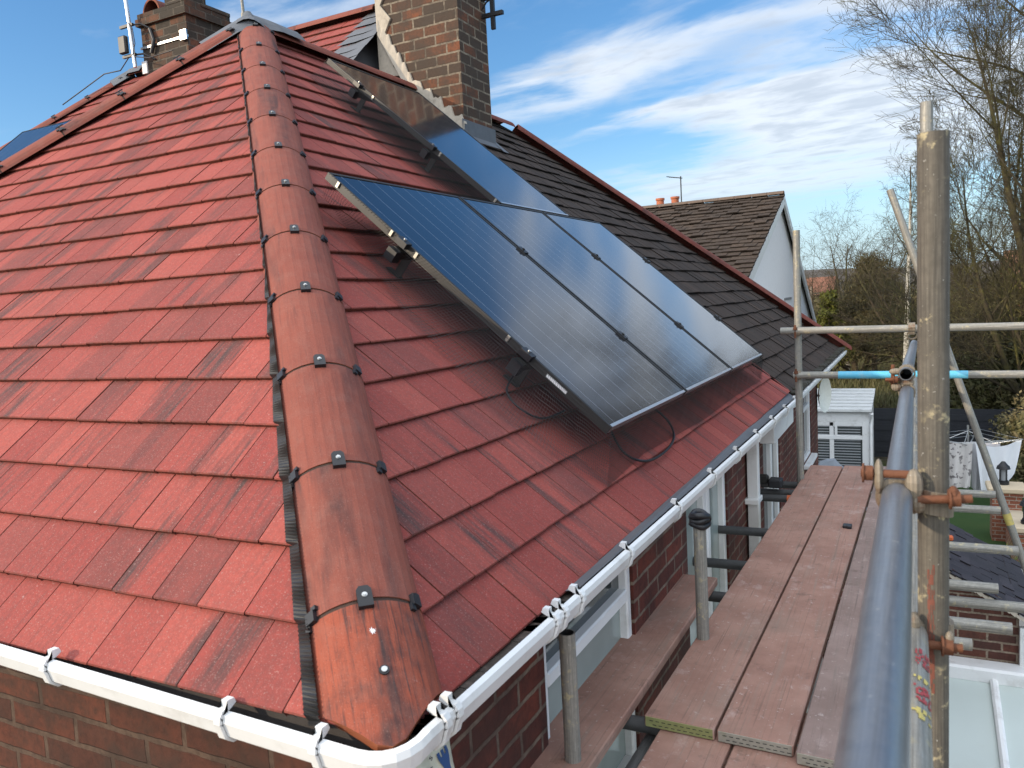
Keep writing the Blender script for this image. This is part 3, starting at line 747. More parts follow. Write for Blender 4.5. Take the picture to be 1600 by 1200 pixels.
# left-hand corner patch that climbs to the top
edge = [(cx0-.02, 3.15), (cx0+.20, 3.12), (cx0+.13, 3.22), (cx0+.13, 3.30), (cx0+.08, 3.36), (cx0+.10, 3.46), (cx0+.05, 3.53), (cx0+.13, 3.66), (cx0+.02, 3.80), (cx0+.06, 3.86), (cx0+.09, 3.93), (cx0-.02, 3.95)]
f = [Vector((x, cy0-.020, z)) for x, z in edge]; mb.face(f)
for i in range(len(f)): j = (i+1) % len(f); mb.face([f[j], f[i], f[i]+Vector((0, .03, 0)), f[j]+Vector((0, .03, 0))])
mb.box((cx0-.035, cy0-.018, 3.1), (cx0, cy1-.1, 3.95)); mb.build('mortar_fillet', M_MORTAR, ch)
# lead: soakers up the rear wing side, apron below the right face
mb = MB(); rl = random.Random(3)
for i in range(7):
    s = .02+i*.19; h = .012+.004*(i % 2); xl = -4.0-.16+rl.uniform(-.02, .02)
    mb.face([PW(xl, s+.2, h+.012), PW(-3.93, s+.2, h+.012), PW(-3.93, s, h), PW(xl+.05, s, h)])
    mb.face([PW(-3.93, s+.2, h+.012), PW(-3.69, s+.2, h+.03), PW(-3.69, s, h+.03), PW(-3.93, s, h)])
mb.face([PW(-3.93, 1.4, 0), Vector((-3.66, 5.44, 2.7)), Vector((-3.66, 5.44, 3.9)), PW(-3.93, 0, .02)])
mb.face([PB(cy0-.10, 3.65, .018), PB(cy1+.12, 3.65, .018), PB(cy1+.12, 3.72+.12, .03), PB(cy0-.10, 3.72+.12, .03)])
mb.face([(cx1+.004, cy0-.04, 2.44), (cx1+.004, cy1+.06, 2.44), (cx1+.004, cy1+.06, 2.62), (cx1+.004, cy0-.04, 2.62)])
mb.face([PB(cy1+.02, 3.60, .02), PB(cy1+.13, 3.60, .02), PB(cy1+.13, 4.3, .03), PB(cy1+.02, 4.3, .05)])
mb.build('lead_flashing', M_LEAD, ch)
# aerial bracket on the chimney's far side
t = thing('aerial_bracket', (-2.66, 5.98, 3.6), 'black metal aerial bracket on the right side of the big brick chimney', 'bracket')
mb = MB(); mb.box((-2.70, 5.90, 3.52), (-2.66, 5.93, 4.2)); mb.build('mast', M_BLACK, t)
mb = MB(); mb.box((-2.79, 5.895, 3.64), (-2.57, 5.935, 3.675)); mb.box((-2.79, 5.90, 3.80), (-2.66, 5.93, 3.83)); mb.pipe([(-2.79, 5.91, 3.72), (-2.74, 5.91, 3.78), (-2.68, 5.91, 3.80)], .008); mb.build('arm', M_BLACK, t)

# ---- second chimney, on the rear wing's ridge
mb = MB(); c2 = Matrix.Translation((-6.93, 6.05, 0))
mb.box((-.38, -.32, 3.5), (.38, .32, 4.42), mat=c2, skip=(0,)); mb.box((-.42, -.36, 4.42), (.42, .36, 4.50), mat=c2); mb.box((-.40, -.34, 4.50), (.40, .34, 4.56), mat=c2)
ch2 = mb.build('chimney', M_CHIM2, house)
mb = MB(); mb.box((.09, -.345, 4.56), (.40, -.02, 4.66), mat=c2); mb.box((.02, -.1, 4.56), (.41, .34, 4.60), mat=c2); mb.build('brick_upstand', M_CHIM2, ch2)
mb = MB(); A = arc(12, .15, .17)
for i in range(12):
    for (ya, yb) in ((-.30, .25),):
        p = [Vector((A[i][0]-.2, ya, 4.55+A[i][1])), Vector((A[i+1][0]-.2, ya, 4.55+A[i+1][1])), Vector((A[i+1][0]-.2, yb, 4.55+A[i+1][1])), Vector((A[i][0]-.2, yb, 4.55+A[i][1]))]
        q = [Vector((v.x*.9-.02, v.y, v.z-.022)) for v in p]
        mb.face([c2 @ v for v in p], smooth=True); mb.face([c2 @ v for v in q][::-1]); mb.face([c2 @ p[1], c2 @ p[0], c2 @ q[0], c2 @ q[1]], edge=.5)
mb.build('half_round_cowl', M_HIPDARK, ch2)
mb = MB()
mb.tube(c2 @ Vector((.22, -.16, 4.66)), c2 @ Vector((.22, -.16, 4.84)), .095, 18)
for i in range(4): mb.tube(c2 @ Vector((.22, -.16, 4.69+.042*i)), c2 @ Vector((.22, -.16, 4.708+.042*i)), .115, 18)
mb.build('flue_terminal', M_STEEL, ch2)
mb = MB(); mb.box((-.40, -.338, 4.16), (.40, -.322, 4.185), mat=c2); mb.box((.30, -.36, 4.13), (.40, -.338, 4.24), mat=c2); mb.build('strap', M_STEEL, ch2)
mb = MB(); mb.box((-.40, -.34, 3.88), (-.32, -.322, 4.02), mat=c2); mb.build('mortar_fillet', M_RENDER, ch2)
t = thing('aerial_mast', (-7.32, 5.60, 3.9), 'pale aluminium aerial pole with black box strapped to the small chimney', 'aerial')
mb = MB(); mb.tube((-7.31, 5.60, 3.93), (-7.40, 5.60, 5.3), .022, 12); mb.build('pole', M_SILVER, t)
mb = MB(); mb.bbox((-7.50, 5.54, 4.10), (-7.38, 5.60, 4.30), .01); mb.build('junction_box', M_BLACK, t)
mb = MB()
for z in (4.06, 4.40):
    mb.box((-7.50, 5.585, z), (-7.28, 5.615, z+.03)); mb.pipe([(-7.34, 5.60, z+.015), (-7.2, 5.64, z+.015), (-7.10, 5.72, z-.05)], .012)
mb.pipe([(-7.12, 5.70, 4.36), (-7.06, 5.69, 4.22), (-7.12, 5.69, 4.08)], .022)
mb.build('bracket', M_BLACK, t)
mb = MB(); mb.pipe([(-7.36, 5.58, 4.46), (-7.26, 5.57, 4.36), (-7.24, 5.57, 4.18), (-7.32, 5.58, 4.06)], .005, 6); mb.pipe([(-7.38, 5.60, 4.08), (-7.6, 5.62, 3.95), (-7.95, 5.66, 3.98), (-8.5, 5.45, 3.66)], .007, 6)
mb.pipe([(-7.3, 5.6, 4.05), (-7.0, 5.55, 3.97), (-6.6, 5.55, 3.98)], .006, 6); mb.build('cable', M_BLACK, t)
t = thing('finial_rod', (-W-.06, W+.1, 3.1), 'thin grey rod rising from the lead cap at the top of the red roof', 'rod')
mb = MB(); mb.tube((-W-.06, W+.05, 3.06), (-W-.075, W+.05, 3.42), .012, 10, r1=.009); mb.tube((-W-.06, W+.05, 3.06), (-W-.06, W+.05, 3.12), .02, 10); mb.build('rod', M_TUBE, t)

# ---- walls
WX, WXD, WY = -.10, -.30, .20
def wall_x(mb, x, y0, y1, z0, z1, holes, depth=.07):
    """wall in the plane x with rectangular openings (y0,y1,z0,z1) and reveals"""
    ys = sorted({y0, y1, *[h[0] for h in holes], *[h[1] for h in holes]}); zs = sorted({z0, z1, *[h[2] for h in holes], *[h[3] for h in holes]})
    for i in range(len(ys)-1):
        for j in range(len(zs)-1):
            cy, cz = (ys[i]+ys[i+1])/2, (zs[j]+zs[j+1])/2
            if any(h[0] < cy < h[1] and h[2] < cz < h[3] for h in holes): continue
            mb.face([(x, ys[i], zs[j]), (x, ys[i+1], zs[j]), (x, ys[i+1], zs[j+1]), (x, ys[i], zs[j+1])])
    for (a, b, c, d) in holes:
        X = x-depth
        mb.face([(x, a, c), (x, a, d), (X, a, d), (X, a, c)]); mb.face([(x, b, c), (X, b, c), (X, b, d), (x, b, d)])
        mb.face([(x, a, c), (X, a, c), (X, b, c), (x, b, c)]); mb.face([(x, a, d), (x, b, d), (X, b, d), (X, a, d)])
ZT = .075
W1 = (.985, 1.83, -.98, -.11); W2 = (2.66, 3.60, -1.15, -.11); W3 = (4.86, 5.66, -1.05, -.11)
mb = MB()
wall_x(mb, WX, WY, YP, GZ, ZT, [W1, W2, W3])
mb.face([(-2*W+.3, WY, GZ), (WX, WY, GZ), (WX, WY, ZT), (-2*W+.3, WY, ZT)])
mb.face([(-2*W+.3, WY, GZ), (-2*W+.3, WY, ZT), (-2*W+.3, YP, ZT), (-2*W+.3, YP, GZ)])
wl = mb.build('wall', M_BRICK, house)
for p, q in ((0, 0),): pass
mb = MB(); mb.face([(-2*W+.3, WY-.004, GZ), (WX-.001, WY-.004, GZ), (WX-.001, WY-.004, ZT), (-2*W+.3, WY-.004, ZT)]); mb.build('front_wall', M_BRICK_FRONT, house)
mb = MB(); D4 = (8.9, 9.65, -1.25, -.30)
wall_x(mb, WXD, YP, L-.42, GZ, ZT, [D4]); mb.face([(WXD, YP, GZ), (WXD, YP, ZT), (WX, YP, ZT), (WX, YP, GZ)])
mb.face([(WXD, L-.42, GZ), (-2*W+.3, L-.42, GZ), (-2*W+.3, L-.42, ZT), (WXD, L-.42, ZT)]); mb.face([(-2*W+.3, L-.42, GZ), (-2*W+.3, YP, GZ), (-2*W+.3, YP, ZT), (-2*W+.3, L-.42, ZT)])
mb.build('wall', M_BRICK, dhouse)
def window(parent, x, rect, bars=(), rails=(), fw=.05, glass=M_GLASS, sill=True, lower=None):
    """white framed window set in the opening: bars = mullion y positions, rails = transom z positions"""
    a, b, c, d = rect; X0, X1 = x-.065, x-.012
    mb = MB()
    mb.bbox((X0, a, c), (X1, a+fw, d), .006); mb.bbox((X0, b-fw, c), (X1, b, d), .006)
    mb.bbox((X0, a+fw, c), (X1, b-fw, c+fw), .006); mb.bbox((X0, a+fw, d-fw), (X1, b-fw, d), .006)
    for y in bars: mb.bbox((X0, y-fw*.6, c+fw), (X1+.002, y+fw*.6, d-fw), .006)
    for z in rails: mb.bbox((X0, a+fw, z-fw*.55), (X1+.003, b-fw, z+fw*.55), .006)
    wn = mb.build('window', M_WHITE, parent)
    if rails and lower:
        mb = MB(); mb.face([(x-.045, a, rails[0]), (x-.045, b, rails[0]), (x-.045, b, d), (x-.045, a, d)]); mb.build('pane', glass, wn)
        mb = MB(); mb.face([(x-.045, a, c), (x-.045, b, c), (x-.045, b, rails[0]), (x-.045, a, rails[0])]); mb.build('pane', lower, wn)
    else:
        mb = MB(); mb.face([(x-.045, a, c), (x-.045, b, c), (x-.045, b, d), (x-.045, a, d)]); mb.build('pane', glass, wn)
    if sill:
        mb = MB(); mb.bbox((x-.06, a-.04, c-.05), (x+.07, b+.04, c-.002), .006); mb.build('sill', M_WHITE, wn)
    return wn
window(house, WX, W1, (), (-.265,), .045, M_GLASS, True, M_GLASSPALE)
window(house, WX, W2, (3.09, 3.17), (), .05, M_GLASSPALE)
window(house, WX, W3, (5.30,), (), .05, M_GLASS)
window(dhouse, WXD, D4, (), (-.6,), .05, M_GLASS)
# rainwater pipe
mb = MB(); mb.bbox((WX+.012, 4.16, GZ), (WX+.082, 4.235, -.08), .004); mb.bbox((WX, 4.12, -.50), (WX+.09, 4.275, -.465), .004); mb.bbox((WX, 4.12, -2.4), (WX+.09, 4.275, -2.36), .004)
mb.build('rainwater_pipe', M_WHITE_DIRTY, house)
# boxed eave at the party line
mb = MB(); mb.bbox((WX-.05, 4.75, -.21), (.0, YP-.02, -.055), .004); mb.build('boxed_eave', M_WHITE_DIRTY, house)

# ---- gutters
GUT = [(-.100, -.052), (-.097, -.060), (-.06, -.066), (-.02, -.066), (-.004, -.052), (.006, -.018), (.002, -.003), (-.013, 0.0), (-.013, -.006), (-.004, -.010), (-.010, -.048), (-.024, -.058), (-.06, -.058), (-.092, -.054), (-.096, -.050)]
def gutter(parent, A, B, out, name='gutter', mat=M_WHITE):
    """A, B: lip line end points, out: unit outward vector"""
    o = Vector(out); mb = MB(); prof = [o*u+Vector((0, 0, v)) for u, v in GUT]
    n = len(prof); A, B = Vector(A), Vector(B)
    for i in range(n):
        j = (i+1) % n; mb.face([A+prof[i], A+prof[j], B+prof[j], B+prof[i]])
    mb.face([A+p for p in prof]); mb.face([B+p for p in prof][::-1])
    return mb.build(name, mat, parent)
def bracket(parent, P, along, out, w_=.018):
    o, a = Vector(out), Vector(along).normalized(); P = Vector(P); mb = MB()
    prof = [(-.035, .010), (-.030, .022), (-.012, .022), (-.012, .008), (.004, .006), (.012, -.004), (.014, -.020), (.003, -.055), (-.018, -.073), (-.062, -.075), (-.10, -.05), (-.10, -.044), (-.060, -.067), (-.02, -.067), (-.003, -.052), (.007, -.018), (.002, -.002), (-.02, .002)]
    pr = [o*u+Vector((0, 0, v)) for u, v in prof]; n = len(pr)
    for i in range(n):
        j = (i+1) % n; mb.face([P-a*w_/2+pr[i], P-a*w_/2+pr[j], P+a*w_/2+pr[j], P+a*w_/2+pr[i]])
    for i in range(n-1):
        pass
    # cheeks of the strap as thin strips
    for sg in (-1, 1):
        k = n//2
        for i in range(k-1): mb.face([P+a*sg*w_/2+pr[i], P+a*sg*w_/2+pr[i+1], P+a*sg*w_/2+pr[n-2-i], P+a*sg*w_/2+pr[n-1-i]])
    mb.build('gutter_bracket', M_WHITE, parent)
gx, gy = .058, .050
RG0, RG1 = Vector((gx, gy+.085, .088)), Vector((gx, 5.72, .012))
gr = gutter(house, RG0, RG1, (1, 0, 0))
FZ = lambda x: .069-.030*x if x > -1.3 else .108-.012*(x+1.3)
gf = gutter(house, (-1.3, gy-.012, FZ(-1.3)), (-.05, gy-.012, FZ(-.05)), (0, -1, 0))
gutter(house, (-2*W, gy-.012, FZ(-2*W)), (-1.3, gy-.012, FZ(-1.3)), (0, -1, 0))
# mitred corner piece
mb = MB()
cpts = []
for i in range(7):
    an = R(90*i/6); q = Vector((-.05+(gx+.05)*math.sin(an), gy-.012+.097*(1-math.cos(an)), 0)); k = i/6; q.z = FZ(-.05)*(1-k)+.088*k-.006*math.sin(math.pi*k); cpts.append((q, Vector((math.sin(an), -math.cos(an), 0))))
crings = [[q+o_*max(u, -.080)+Vector((0, 0, v)) for u, v in GUT] for q, o_ in cpts]
for ra, rb in zip(crings[:-1], crings[1:]):
    for i in range(len(GUT)): j = (i+1) % len(GUT); mb.face([ra[i], ra[j], rb[j], rb[i]])
gc = mb.build('gutter_corner', M_WHITE, house)
def on(A, B, y): k = (y-A.y)/(B.y-A.y); return A.lerp(B, k)
for y in (.19, .235, .74, .80, .92, 1.355, 1.975, 2.6, 3.2, 3.8, 4.4, 5.0, 5.55): bracket(gr, on(RG0, RG1, y), (0, 1, 0), (1, 0, 0))
for x in (-.145, -.40, -.99, -1.6, -2.2, -2.8): bracket(gf, Vector((x, gy-.012, FZ(x))), (1, 0, 0), (0, -1, 0))
gutter(dhouse, (gx-.01, 5.74, .004), (gx-.01, L+.05, -.012), (1, 0, 0), mat=M_WHITE_DIRTY)
gutter(dhouse, (gx-.05, L+.06, -.012), (-2*W, L+.06, -.02), (0, 1, 0), mat=M_WHITE_DIRTY)
# eaves felt hanging into the gutter, lead-grey on the far stretch
mb = MB()
mb.face([PB(.1, SB+.12, -.016), PB(.1, SB+.012, -.010), PB(.99, SB+.012, -.010), PB(.99, SB+.12, -.016)]); mb.face([PB(.1, SB+.012, -.010), (gx-.088, .1, .015), (gx-.088, .99, .005), PB(.99, SB+.012, -.010)])
for k in range(12):
    xa, xb_ = -.04-k*.56, -.04-(k+1)*.56; mb.face([PA(xa, SA+.012, -.010), PA(xb_, SA+.012, -.010), (xb_, gy+.055, FZ(xb_)-.045), (xa, gy+.055, FZ(xa)-.045)])
mb.build('eaves_felt', M_FELT, house)
mb = MB(); rs_ = random.Random(9)
for k in range(60):
    ya, yb = .12+k*.09, .12+(k+1)*.09; za, zb_ = RG0.z-.047-(.078*ya/5.7), RG0.z-.047-(.078*yb/5.7); j1, j2 = rs_.uniform(-.002, .002), rs_.uniform(-.002, .002)
    mb.face([(gx-.096, ya, za+j1), (gx-.014, ya, za+j2), (gx-.014, yb, zb_+j1), (gx-.096, yb, zb_+j2)])
for k in range(40):
    xa, xb_ = gx-.1-k*.09, gx-.1-(k+1)*.09; mb.face([(xa, gy+.0, FZ(xa)-.046), (xa, gy+.082, FZ(xa)-.044), (xb_, gy+.082, FZ(xb_)-.046), (xb_, gy+.0, FZ(xb_)-.044)])
mb.build('gutter_silt', mat_plain('gutter_silt', (.045, .034, .026), .8, 0, .45, 70, .8, ((.14, .10, .08), .5)), house)
mb = MB(); mb.face([PB(1.0, SB+.02, -.006), (gx-.045, 1.0, .052), (gx-.045, YP, -.005), PB(YP, SB+.02, -.006)][::-1]); mb.build('eaves_tray', M_LEAD, house)
mb = MB(); r_ = random.Random(5)
for i in range(60):
    y = r_.uniform(YP+.05, L-.2); s = r_.uniform(.03, .09); mb.bbox((gx-.09, y-s/2, .01), (gx-.01, y+s/2, .03+r_.random()*.03), .012)
mb.build('gutter_moss', mat_plain('gutter_moss', (.035, .032, .024), .95, 0, .4, 60, .8), dhouse)
# ---- wall lamp, satellite dish
t = thing('wall_lamp', (WX, 4.55, -.4), 'black box wall lamp on the brick wall under the white gutter', 'lamp')
mb = MB(); mb.bbox((WX+.10, 4.42, -.455), (WX+.19, 4.52, -.395), .010); mb.build('lamp_head', M_BLACK, t); mb = MB(); mb.bbox((WX, 4.45, -.44), (WX+.10, 4.49, -.37), .012); mb.build('wall_mount', M_BLACKAL, t)
t = thing('satellite_dish', (WXD, L-.5, -.5), 'pale satellite dish seen edge-on at the end of the dark-roofed house', 'satellite dish')
mb = MB(); rings = []
Md = Matrix.Translation((-.255, L-.40, -.585)) @ Matrix.Rotation(R(-14), 4, 'Z')
for i in range(7):
    q = i/6; rings.append([Md @ Vector((.08*q*q-.02, q*.24*math.cos(a), q*.25*math.sin(a))) for a in np.linspace(0, 2*math.pi, 25)[:-1]])
for i in range(6):
    for k in range(24): mb.face([rings[i][k], rings[i+1][k], rings[i+1][(k+1) % 24], rings[i][(k+1) % 24]], smooth=True)
mb.build('reflector', mat_plain('cream_dish', (.68, .68, .60), .5), t)
mb = MB(); mb.pipe([(-.34, L-.44, -.6), (-.30, L-.40, -.6), (-.27, L-.40, -.6)], .015); mb.build('bracket', M_BLACKAL, t)

# ------------------------------------------------------------------ solar panels, rails and netting
PYY, PS, PW_, PL, PH = 1.803, .379, 1.138, 1.722, .20
FT = .035
def solar_panel(P, label, group='solar panels on the red roof'):
    """P(u, v, h): point on the panel plane, u across, v up the slope, h outward"""
    base = P(PW_/2, PL/2, -FT)
    t = thing('solar_panel', base, label, 'solar panel', group)
    mb = MB(); f = .014
    def bar(u0, u1, v0, v1):
        q = [P(u0, v0, 0), P(u1, v0, 0), P(u1, v1, 0), P(u0, v1, 0)]; b = [P(u0, v0, -FT), P(u1, v0, -FT), P(u1, v1, -FT), P(u0, v1, -FT)]
        mb.face(q); mb.face(b[::-1])
        for i in range(4): j = (i+1) % 4; mb.face([b[i], b[j], q[j], q[i]])
    bar(0, f, 0, PL); bar(PW_-f, PW_, 0, PL); bar(f, PW_-f, PL-f, PL)
    fr = mb.build('frame', M_BLACKAL, t)
    mb = MB(); bar(f, PW_-f, 0, f); mb.build('bottom_rail', M_SILVER, t)
    mb = MB(); mb.face([P(f, f, -.003), P(PW_-f, f, -.003), P(PW_-f, PL-f, -.003), P(f, PL-f, -.003)], [(0, 0), (PW_-2*f, 0), (PW_-2*f, PL), (0, PL)]); mb.build('glass', M_CELL, t)
    mb = MB(); mb.face([P(f, f, -.02), P(f, PL-f, -.02), P(PW_-f, PL-f, -.02), P(PW_-f, f, -.02)]); mb.build('backsheet', M_BLACK, t)
    return t
def onB_panel(y0, s0, h=PH): return lambda u, v, k: PB(y0+u, s0+v, h+k)
P1Y = [PYY+i*(PW_+.02) for i in range(3)]
labs = ['black solar panel nearest the camera with its long left edge over black netting', 'black solar panel in the middle of the lower row of three', 'black solar panel at the far right end of the lower row beside the dark roof']
for y, lb in zip(P1Y, labs): solar_panel(onB_panel(y, PS), lb)
P4Y, P4S = 3.505, PS+PL+.02
solar_panel(onB_panel(P4Y, P4S), 'upper black solar panel reflecting the brick chimney')
# panels on the rear wing
PW5 = lambda x0, s0: (lambda u, v, k: PW(x0+u, s0+PL-v, .15+k))
solar_panel(PW5(-8.50, 1.33), 'blue-black solar panel behind the left hip tiles of the red roof')
solar_panel(PW5(-8.50+PW_+.02, 1.33), 'solar panel on the rear wing mostly hidden by the left hip tiles')
def rail(y0, y1, s, lab):
    t = thing('mounting_rail', PB((y0+y1)/2, s, .08), lab, 'mounting rail', 'rails under the solar panels')
    mb = MB(); a, b = PB(y0, s, 0), PB(y1, s, 0)
    q = [PB(0, ds, h)-PB(0, 0, 0) for ds, h in ((-.02, PH-FT-.045), (.02, PH-FT-.045), (.02, PH-FT-.002), (-.02, PH-FT-.002))]
    mb.sweep(q, a, b); mb.build('rail', M_BLACKAL, t)
    for y in (y0-.03, y1+.02):
        mb = MB(); q2 = [PB(0, ds, h)-PB(0, 0, 0) for ds, h in ((-.026, PH-.095), (.026, PH-.095), (.026, PH-.042), (-.026, PH-.042))]
        mb.sweep(q2, PB(y, s, 0), PB(y+.05, s, 0)); mb.build('end_cap', M_BLACK, t)
    n = int((y1-y0)/.8)+1
    for i in range(n):
        y = y0+.12+i*(y1-y0-.24)/max(1, n-1); mb = MB()
        q3 = [PB(0, ds, h)-PB(0, 0, 0) for ds, h in ((-.02, .018), (.02, .018), (.02, PH-FT-.046), (-.02, PH-FT-.046))]
        mb.sweep(q3, PB(y-.004, s, 0), PB(y+.004, s, 0)); q4 = [PB(0, ds, h)-PB(0, 0, 0) for ds, h in ((-.02, .018), (.06, .016), (.06, .022), (-.02, .024))]
        mb.sweep(q4, PB(y-.018, s, 0), PB(y+.018, s, 0)); mb.build('roof_hook', M_BLACKAL, t)
    return t
rail(PYY-.03, PYY+3*1.158, .83, 'black mounting rail low under the lower row of solar panels')
rail(PYY-.03, PYY+3*1.158, 1.58, 'black mounting rail high under the lower row of solar panels')
rail(P4Y-.03, P4Y+1.165, 2.76, 'black mounting rail low under the upper solar panel')
rail(P4Y-.03, P4Y+1.165, 3.49, 'black mounting rail high under the upper solar panel')
# clamps: between panels and on the outer edges
def clamp(y, s, lab, edge=False):
    t = thing('panel_clamp', PB(y, s, PH), lab, 'clamp', 'clamps on the solar panels')
    mb = MB(); q = [PB(0, ds, h)-PB(0, 0, 0) for ds, h in ((-.03, PH-.02), (.03, PH-.02), (.03, PH+.008), (-.03, PH+.008))]
    mb.sweep(q, PB(y-.022, s, 0), PB(y+.022, s, 0)); mb.build('jaw', M_BLACK, t)
    mb = MB(); mb.tube(PB(y, s, PH+.008), PB(y, s, PH+.016), .008, 6); mb.build('bolt', M_STEEL if edge else M_BLACKAL, t)
for yi, nm in ((P1Y[1]-.01, 'nearest and middle'), (P1Y[2]-.01, 'middle and far')):
    for s, hl in ((.83, 'lower'), (1.58, 'upper')): clamp(yi, s, 'small black %s clamp between the %s lower-row solar panels' % (hl, nm))
for s, hl in ((.83, 'lower'), (1.58, 'upper')):
    clamp(PYY-.012, s, 'small black %s clamp on the left edge of the nearest solar panel' % hl, True); clamp(P4Y-.012, s+1.93, 'small black %s clamp on the left edge of the topmost solar panel' % hl, True)
    clamp(P1Y[2]+PW_+.012, s, 'small black %s clamp on the far edge of the far solar panel' % hl)
# bright wire-mesh clips along the left frame edges
def mesh_clip(y, s, lab):
    mb = MB(); q = [PB(0, ds, h)-PB(0, 0, 0) for ds, h in ((-.007, PH-.026), (.007, PH-.026), (.007, PH+.001), (-.007, PH+.001))]
    mb.sweep(q, PB(y-.008, s, 0), PB(y-.001, s, 0)); o = mb.build('net_clip', M_CLIP)
    tag(o, lab, 'clip', 'silver net clips')
for s, wd in ((2.02, 'topmost'), (1.66, 'second from top'), (1.50, 'third from top'), (.94, 'lowest')): mesh_clip(PYY, s, 'small silver net clip, %s on the left edge of the nearest solar panel' % wd)
for s, wd in ((3.36, 'upper'), (2.68, 'middle'), (2.16, 'lower')): mesh_clip(P4Y, s, 'small silver net clip, %s on the left edge of the topmost solar panel' % wd)
mb = MB(); q = [PB(0, ds, h)-PB(0, 0, 0) for ds, h in ((-.055, PH-.026), (.055, PH-.026), (.055, PH-.012), (-.055, PH-.012))]
mb.sweep(q, PB(PYY-.0022, .66, 0), PB(PYY-.0008, .66, 0)); tag(mb.build('serial_sticker', M_WHITE), 'white sticker on the left frame of the nearest solar panel', 'sticker')
# netting skirts
def net(name, top, bot, label, seg=24, sag=.0, jitter=.0, seed=1, mat=None):
    r = random.Random(seed); mb = MB(); n = seg; m_ = 5; grid = []
    T, B = [Vector(p) for p in top], [Vector(p) for p in bot]
    def along(P, k):
        x = k*(len(P)-1); i = min(int(x), len(P)-2); return P[i].lerp(P[i+1], x-i)
    lt = sum((T[i+1]-T[i]).length for i in range(len(T)-1))
    for i in range(n+1):
        row = []; a, b = along(T, i/n), along(B, i/n)
        for j in range(m_+1):
            k = j/m_; p = a.lerp(b, k) - Vector((0, 0, sag*math.sin(k*math.pi))) + Vector((r.uniform(-1, 1), r.uniform(-1, 1), r.uniform(-1, 1)))*jitter*math.sin(k*math.pi); row.append(p)
        grid.append(row)
    hgt = sum((grid[n//2][j+1]-grid[n//2][j]).length for j in range(m_))
    for i in range(n):
        for j in range(m_):
            mb.face([grid[i][j], grid[i+1][j], grid[i+1][j+1], grid[i][j+1]], [(lt*i/n, hgt*j/m_), (lt*(i+1)/n, hgt*j/m_), (lt*(i+1)/n, hgt*(j+1)/m_), (lt*i/n, hgt*(j+1)/m_)], smooth=True)
    o = mb.build(name, mat or M_NET); tag(o, label, 'netting', 'bird netting round the panels'); return o
S0, S1 = PS, PS+PL
net('bird_netting', [PB(PYY-.004, S1+.005, PH), PB(PYY-.004, 1.3, PH), PB(PYY-.004, .8, PH), PB(PYY-.004, S0-.005, PH)],
    [PB(1.98, S1+.10, .022), PB(1.84, 1.78, .022), PB(1.66, 1.35, .022), PB(1.58, .85, .022), PB(1.62, .45, .022), PB(1.75, .24, .022)], 'black bird netting between the nearest solar panel and the red tiles', 30, .01, .006)
net('bird_netting', [PB(PYY-.02, S0-.003, PH), PB(PYY+1.158*1.5, S0-.003, PH), PB(P1Y[2]+PW_+.02, S0-.003, PH)], [PB(PYY-.05, .235, .022), PB(PYY+.5, .27, .022), PB(PYY+1.6, .25, .022), PB(PYY+2.6, .265, .022), PB(P1Y[2]+PW_+.05, .26, .022)], 'black bird netting along the bottom edge of the lower row of solar panels', 40, .012, .006, 2, M_NETD)
net('bird_netting', [PB(P1Y[2]+PW_+.005, S0-.005, PH), PB(P1Y[2]+PW_+.005, S1, PH)], [PB(P1Y[2]+PW_+.10, .26, .022), PB(P1Y[2]+PW_+.12, S1, .022)], 'black bird netting on the far side of the lower row beside the dark roof', 20, .01, .004, 3, M_NETD)
net('bird_netting', [PB(P4Y-.004, P4S+PL+.005, PH), PB(P4Y-.004, P4S, PH)], [PB(P4Y-.04, P4S+PL+.04, .022), PB(P4Y-.10, P4S+1.3, .022), PB(P4Y-.11, P4S+.5, .022), PB(P4Y-.08, P4S, .022)], 'black bird netting along the left edge of the topmost solar panel', 24, .01, .005, 4)
# cables lying on the tiles below the netting
def cable(name, pts, r, label):
    P = [PB(*p) for p in pts]; out = []
    for i in range(len(P)-1):
        p0, p1, p2, p3 = P[max(i-1, 0)], P[i], P[i+1], P[min(i+2, len(P)-1)]
        for k in range(6):
            t = k/6; out.append(.5*((2*p1)+(p2-p0)*t+(2*p0-5*p1+4*p2-p3)*t*t+(3*p1-p0-3*p2+p3)*t**3))
    out.append(P[-1]); mb = MB(); mb.pipe(out, r, 6); tag(mb.build(name, M_BLACK), label, 'cable', 'cables below the solar panels')
cable('cable', [(2.20, .48, .06), (2.12, .33, .035), (2.20, .24, .035), (2.45, .22, .03), (2.72, .25, .035), (2.85, .33, .04), (2.80, .42, .06), (2.6, .46, .10)], .006, 'black cable loop under the bottom netting of the nearest solar panel')
cable('cable', [(1.90, .86, .06), (1.76, .80, .03), (1.72, .70, .03), (1.80, .62, .03), (1.95, .60, .06)], .005, 'thin black cable loop by the left rail end of the nearest panel')

# ------------------------------------------------------------------ scaffold
TR = .02415
def tube(p0, p1, label, mat=M_TUBE, group='scaffold tubes', r=TR, bands=(), n=24, name='scaffold_tube'):
    p0, p1 = Vector(p0), Vector(p1); mb = MB(); mb.tube(p0, p1, r, n, hollow=.004)
    o = mb.build(name, mat); tag(o, label, 'scaffold tube', group)
    for (k0, k1, m) in bands:
        mb = MB(); mb.tube(p0.lerp(p1, k0), p0.lerp(p1, k1), r+(.0006 if m.name == 'dark_tube_coating' else .0012), n, cap=False); mb.build('paint_band', m, o)
    return o
ZB = -.4452
ZTR = ZB-.038-TR
def zk(z, z0, z1): return (z-z0)/(z1-z0)
PX, PY = .926, .43
